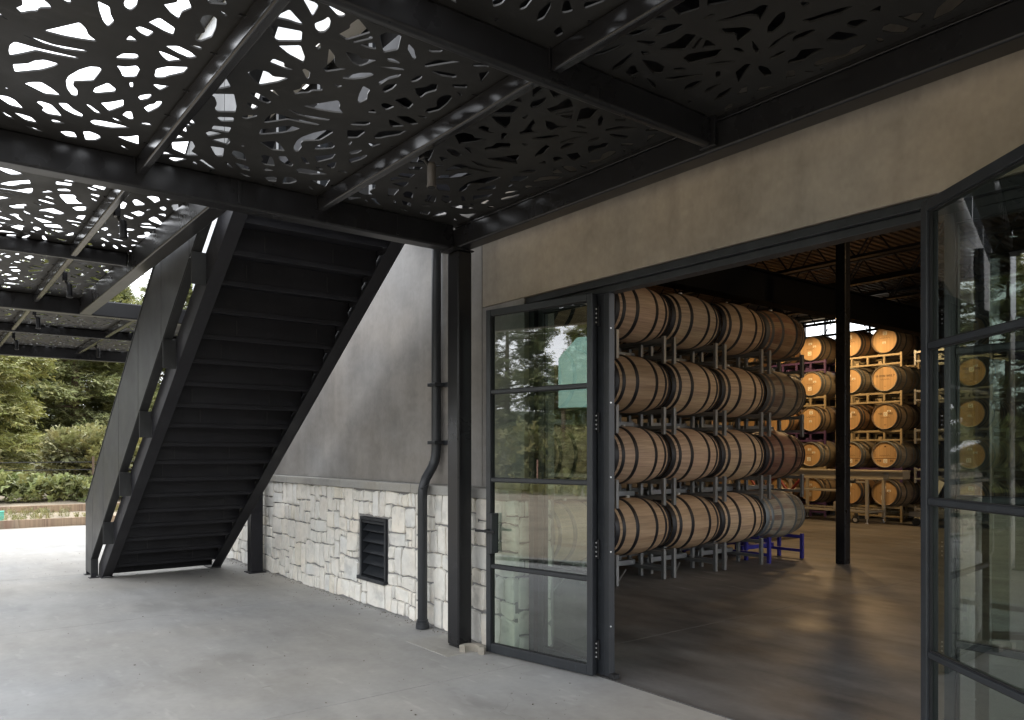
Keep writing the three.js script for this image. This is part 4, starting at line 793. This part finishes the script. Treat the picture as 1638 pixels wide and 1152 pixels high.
{
  const g = 'conifers beyond the terrace';
  const view = [[-33.5, 2.9, 10.5, 3.6, 'yellow', 1.25, 'nearest olive green conifer at the left edge beyond the planting bank'], [-39.5, -2.2, 11, 4.0, 'conifer', 1.15, 'broad conifer standing left of the stair guard beyond the bank'], [-42, -7.2, 10.5, 4.0, 'conifer', 1.1, 'conifer partly hidden behind the stair guard'], [-47, 2.0, 11.5, 4.4, 'dark', 1.0, 'dark tall conifer behind the nearest olive one'], [-49, -5.0, 11, 4.4, 'dark', 1.0, 'dark conifer behind the broad conifer'], [-46, -12.5, 10.5, 4.4, 'conifer', 1.0, 'conifer behind the stair foot'], [-38, 9.5, 12, 4.2, 'conifer', 0.9, 'tall conifer left of the frame mirrored in the right door'], [-42, 16, 12, 4.4, 'dark', 0.8, 'dark conifer far left of the frame']];
  view.forEach(([x, z, h, r, m, d, label], i) => conifer(x, z, h, r, 900 + i * 13, greens[m], d, label, g));
  const mir = [[-34, 24], [-29, 30], [-24, 33], [-19, 34.5], [-14.5, 37], [-9, 38], [-3, 39], [4, 38], [-38, 31], [-30, 38], [-20, 42], [-11, 45]];
  const nth = ['first', 'second', 'third', 'fourth', 'fifth', 'sixth', 'seventh', 'eighth', 'ninth', 'tenth', 'eleventh', 'twelfth'];
  mir.forEach(([x, z], i) => conifer(x, z, 8.2 + (i * 7 % 5) * 0.8, 4.2, 1200 + i * 17, greens[['conifer', 'yellow', 'dark'][i % 3]], 0.7, `conifer across the gravel field mirrored in the door glass, ${nth[i]} of that tree line`, 'conifers across the gravel field'));
  { // unseen wood added on the other sides to keep skylight off the wall
    const R = rng(4242), list = [];
    for (let i = 0; i < 26000; i++) { const a = -0.35 + 2.2 * R(), d = 34 + 14 * R(), y = 7 * Math.pow(R(), 0.8) * (0.75 + 0.4 * fbm(a * 0.3, 0.2, 16, 4, 3, 5)), cx = Math.sin(a) * d, cz = 3 + Math.cos(a) * d; list.push([cx, y, cz, R() - 0.5, R() - 0.3, R() - 0.5, 1.4 + 0.9 * R(), 0.7 + 0.5 * R()]); }
    const w = instanced(scene, 'shading_wood', needle, greens.dark, list, R); tag(w, 'added dark wood behind the camera, shading the wall under the canopy', 'wood'); w.userData.kind = 'stuff';
  }
  const sh = 'shrubs on the planting bank';
  const shr = [[-24.6, -0.3, 1.75, 1.25, 'pale green rounded shrub left of the stair guard'], [-25.2, -2.6, 1.6, 1.2, 'pale green shrub touching the stair guard edge'], [-25.5, 2.4, 1.3, 1.0, 'low pale shrub near the left edge of the bank'], [-26.5, -5.2, 1.6, 1.2, 'pale green shrub behind the stair guard'], [-25.5, 5.0, 1.5, 1.2, 'pale shrub at the far left of the bank'], [-26.5, -8.2, 1.6, 1.3, 'pale shrub behind the stair foot']];
  shr.forEach(([x, z, h, r, l], i) => bush(x, z, h, r, 1500 + i * 11, greens.shrub, l, 'shrub', sh, 0.4));
  { // vine rows and the thicket at the field's edge: foliage nobody could count
    const R = rng(1717), V = [], T = [];
    for (let i = 0; i < 5200; i++) { const z = -9 + 17 * R(), x = -22.4 + (R() - 0.5) * 1.1, top = 0.25 + 0.6 * fbm(z * 0.11 + 4, 0.3, 16, 4, 3, 41); V.push([x, 0.25 + top * Math.sqrt(R()), z, R() - 0.5, R() - 0.1, R() - 0.5, 0.2 + 0.17 * R(), 0.7 + 0.6 * R()]); }
    for (let i = 0; i < 9000; i++) { const x = -36 + 42 * R(), z = 26 + 4 * R(), top = 0.8 + 2.4 * fbm(x * 0.06 + 9, z * 0.06 + 9, 16, 16, 3, 43); T.push([x, top * Math.sqrt(R()) - 0.1, z, R() - 0.5, R() - 0.1, R() - 0.5, 0.45 + 0.35 * R(), 0.7 + 0.6 * R()]); }
    const v = instanced(scene, 'vine_leaves', leafy, greens.vine, V, R); tag(v, 'pale green leafy vines along the top of the planting bank', 'vines'); v.userData.kind = 'stuff';
    const t = instanced(scene, 'field_thicket', leafy, greens.shrub, T, R); tag(t, 'wild green thicket at the edge of the gravel field, mirrored in the door', 'thicket'); t.userData.kind = 'stuff';
  }
  const R = rng(64), L = [], L2 = [];
  for (let i = 0; i < 2600; i++) { const x = -18.4 - 1.6 * R(), z = -9 + 18 * R(); if (fbm(x * 0.2 + 9, z * 0.12 + 9, 16, 16, 3, 77) > 0.56) L.push([x, 0.02 + 0.1 * step(-18.3, -19.9, x), z, (R() - 0.5) * 0.7, 1, (R() - 0.5) * 0.7, 0.12 + 0.14 * R(), 0.7 + 0.5 * R()]); }
  for (let i = 0; i < 3500; i++) L2.push([-36 + 46 * R(), -0.12, 21 + 8 * R() * R(), (R() - 0.5) * 0.6, 1, (R() - 0.5) * 0.6, 0.3 + 0.4 * R(), 0.8 + 0.5 * R()]);
  const w1 = instanced(scene, 'bank_weeds', needle, greens.shrub, L, R); tag(w1, 'grey green weeds on the soil strip between the timber boards', 'weeds'); w1.userData.kind = 'stuff';
  const w2 = instanced(scene, 'field_grass', needle, greens.shrub, L2, R); tag(w2, 'tall rough grass at the edge of the gravel field', 'grass'); w2.userData.kind = 'stuff';
  // a teal roofed shed and stakes across the field, mirrored in the door glass
  const s = thing('field_shed', 'teal roofed open shed among the trees, mirrored in the door glass', 'shed', null, [-16.5, -0.12, 30], 0);
  const roof = poly([[-1.45, 3.7], [1.45, 3.7], [1.45, 6.9], [-0.5, 6.9], [-1.45, 6.0]], 5, 0.02); roof.translate(0, 0, -2.5); part(s, 'roof', planar(roof), std({ color: C(0.34, 0.6, 0.5), roughness: 0.45 }));
  for (const [x, z] of [[-1.3, -2.3], [1.3, -2.3], [-1.3, 2.3], [1.3, 2.3]]) part(s, 'post', box(x - 0.08, x + 0.08, 0, 3.7, z - 0.08, z + 0.08), M.bark);
  for (const [x, z, w] of [[-17.2, 24, 'left'], [-11.8, 23, 'right']]) { const k = thing('survey_stake', `thin reddish survey stake in the rough grass, mirrored on the ${w} in the door`, 'stake', 'survey stakes across the field', [x, -0.12, z]); part(k, 'stick', box(-0.03, 0.03, 0, 1.3, -0.02, 0.02), std({ color: C(0.4, 0.24, 0.18), roughness: 0.8 })); }
  const hill = new THREE.SphereGeometry(1, 48, 12, 0, Math.PI * 2, 0, Math.PI / 2);
  for (const [x, z, a, b, c] of [[-190, -20, 60, 11, 120], [-120, 170, 120, 14, 60]]) { const m = structure(new THREE.Mesh(hill, std({ color: C(0.07, 0.085, 0.04), roughness: 1 })), 'hills'); m.position.set(x, -2, z); m.scale.set(a, b, c); }
}

renderer.render(scene, camera);
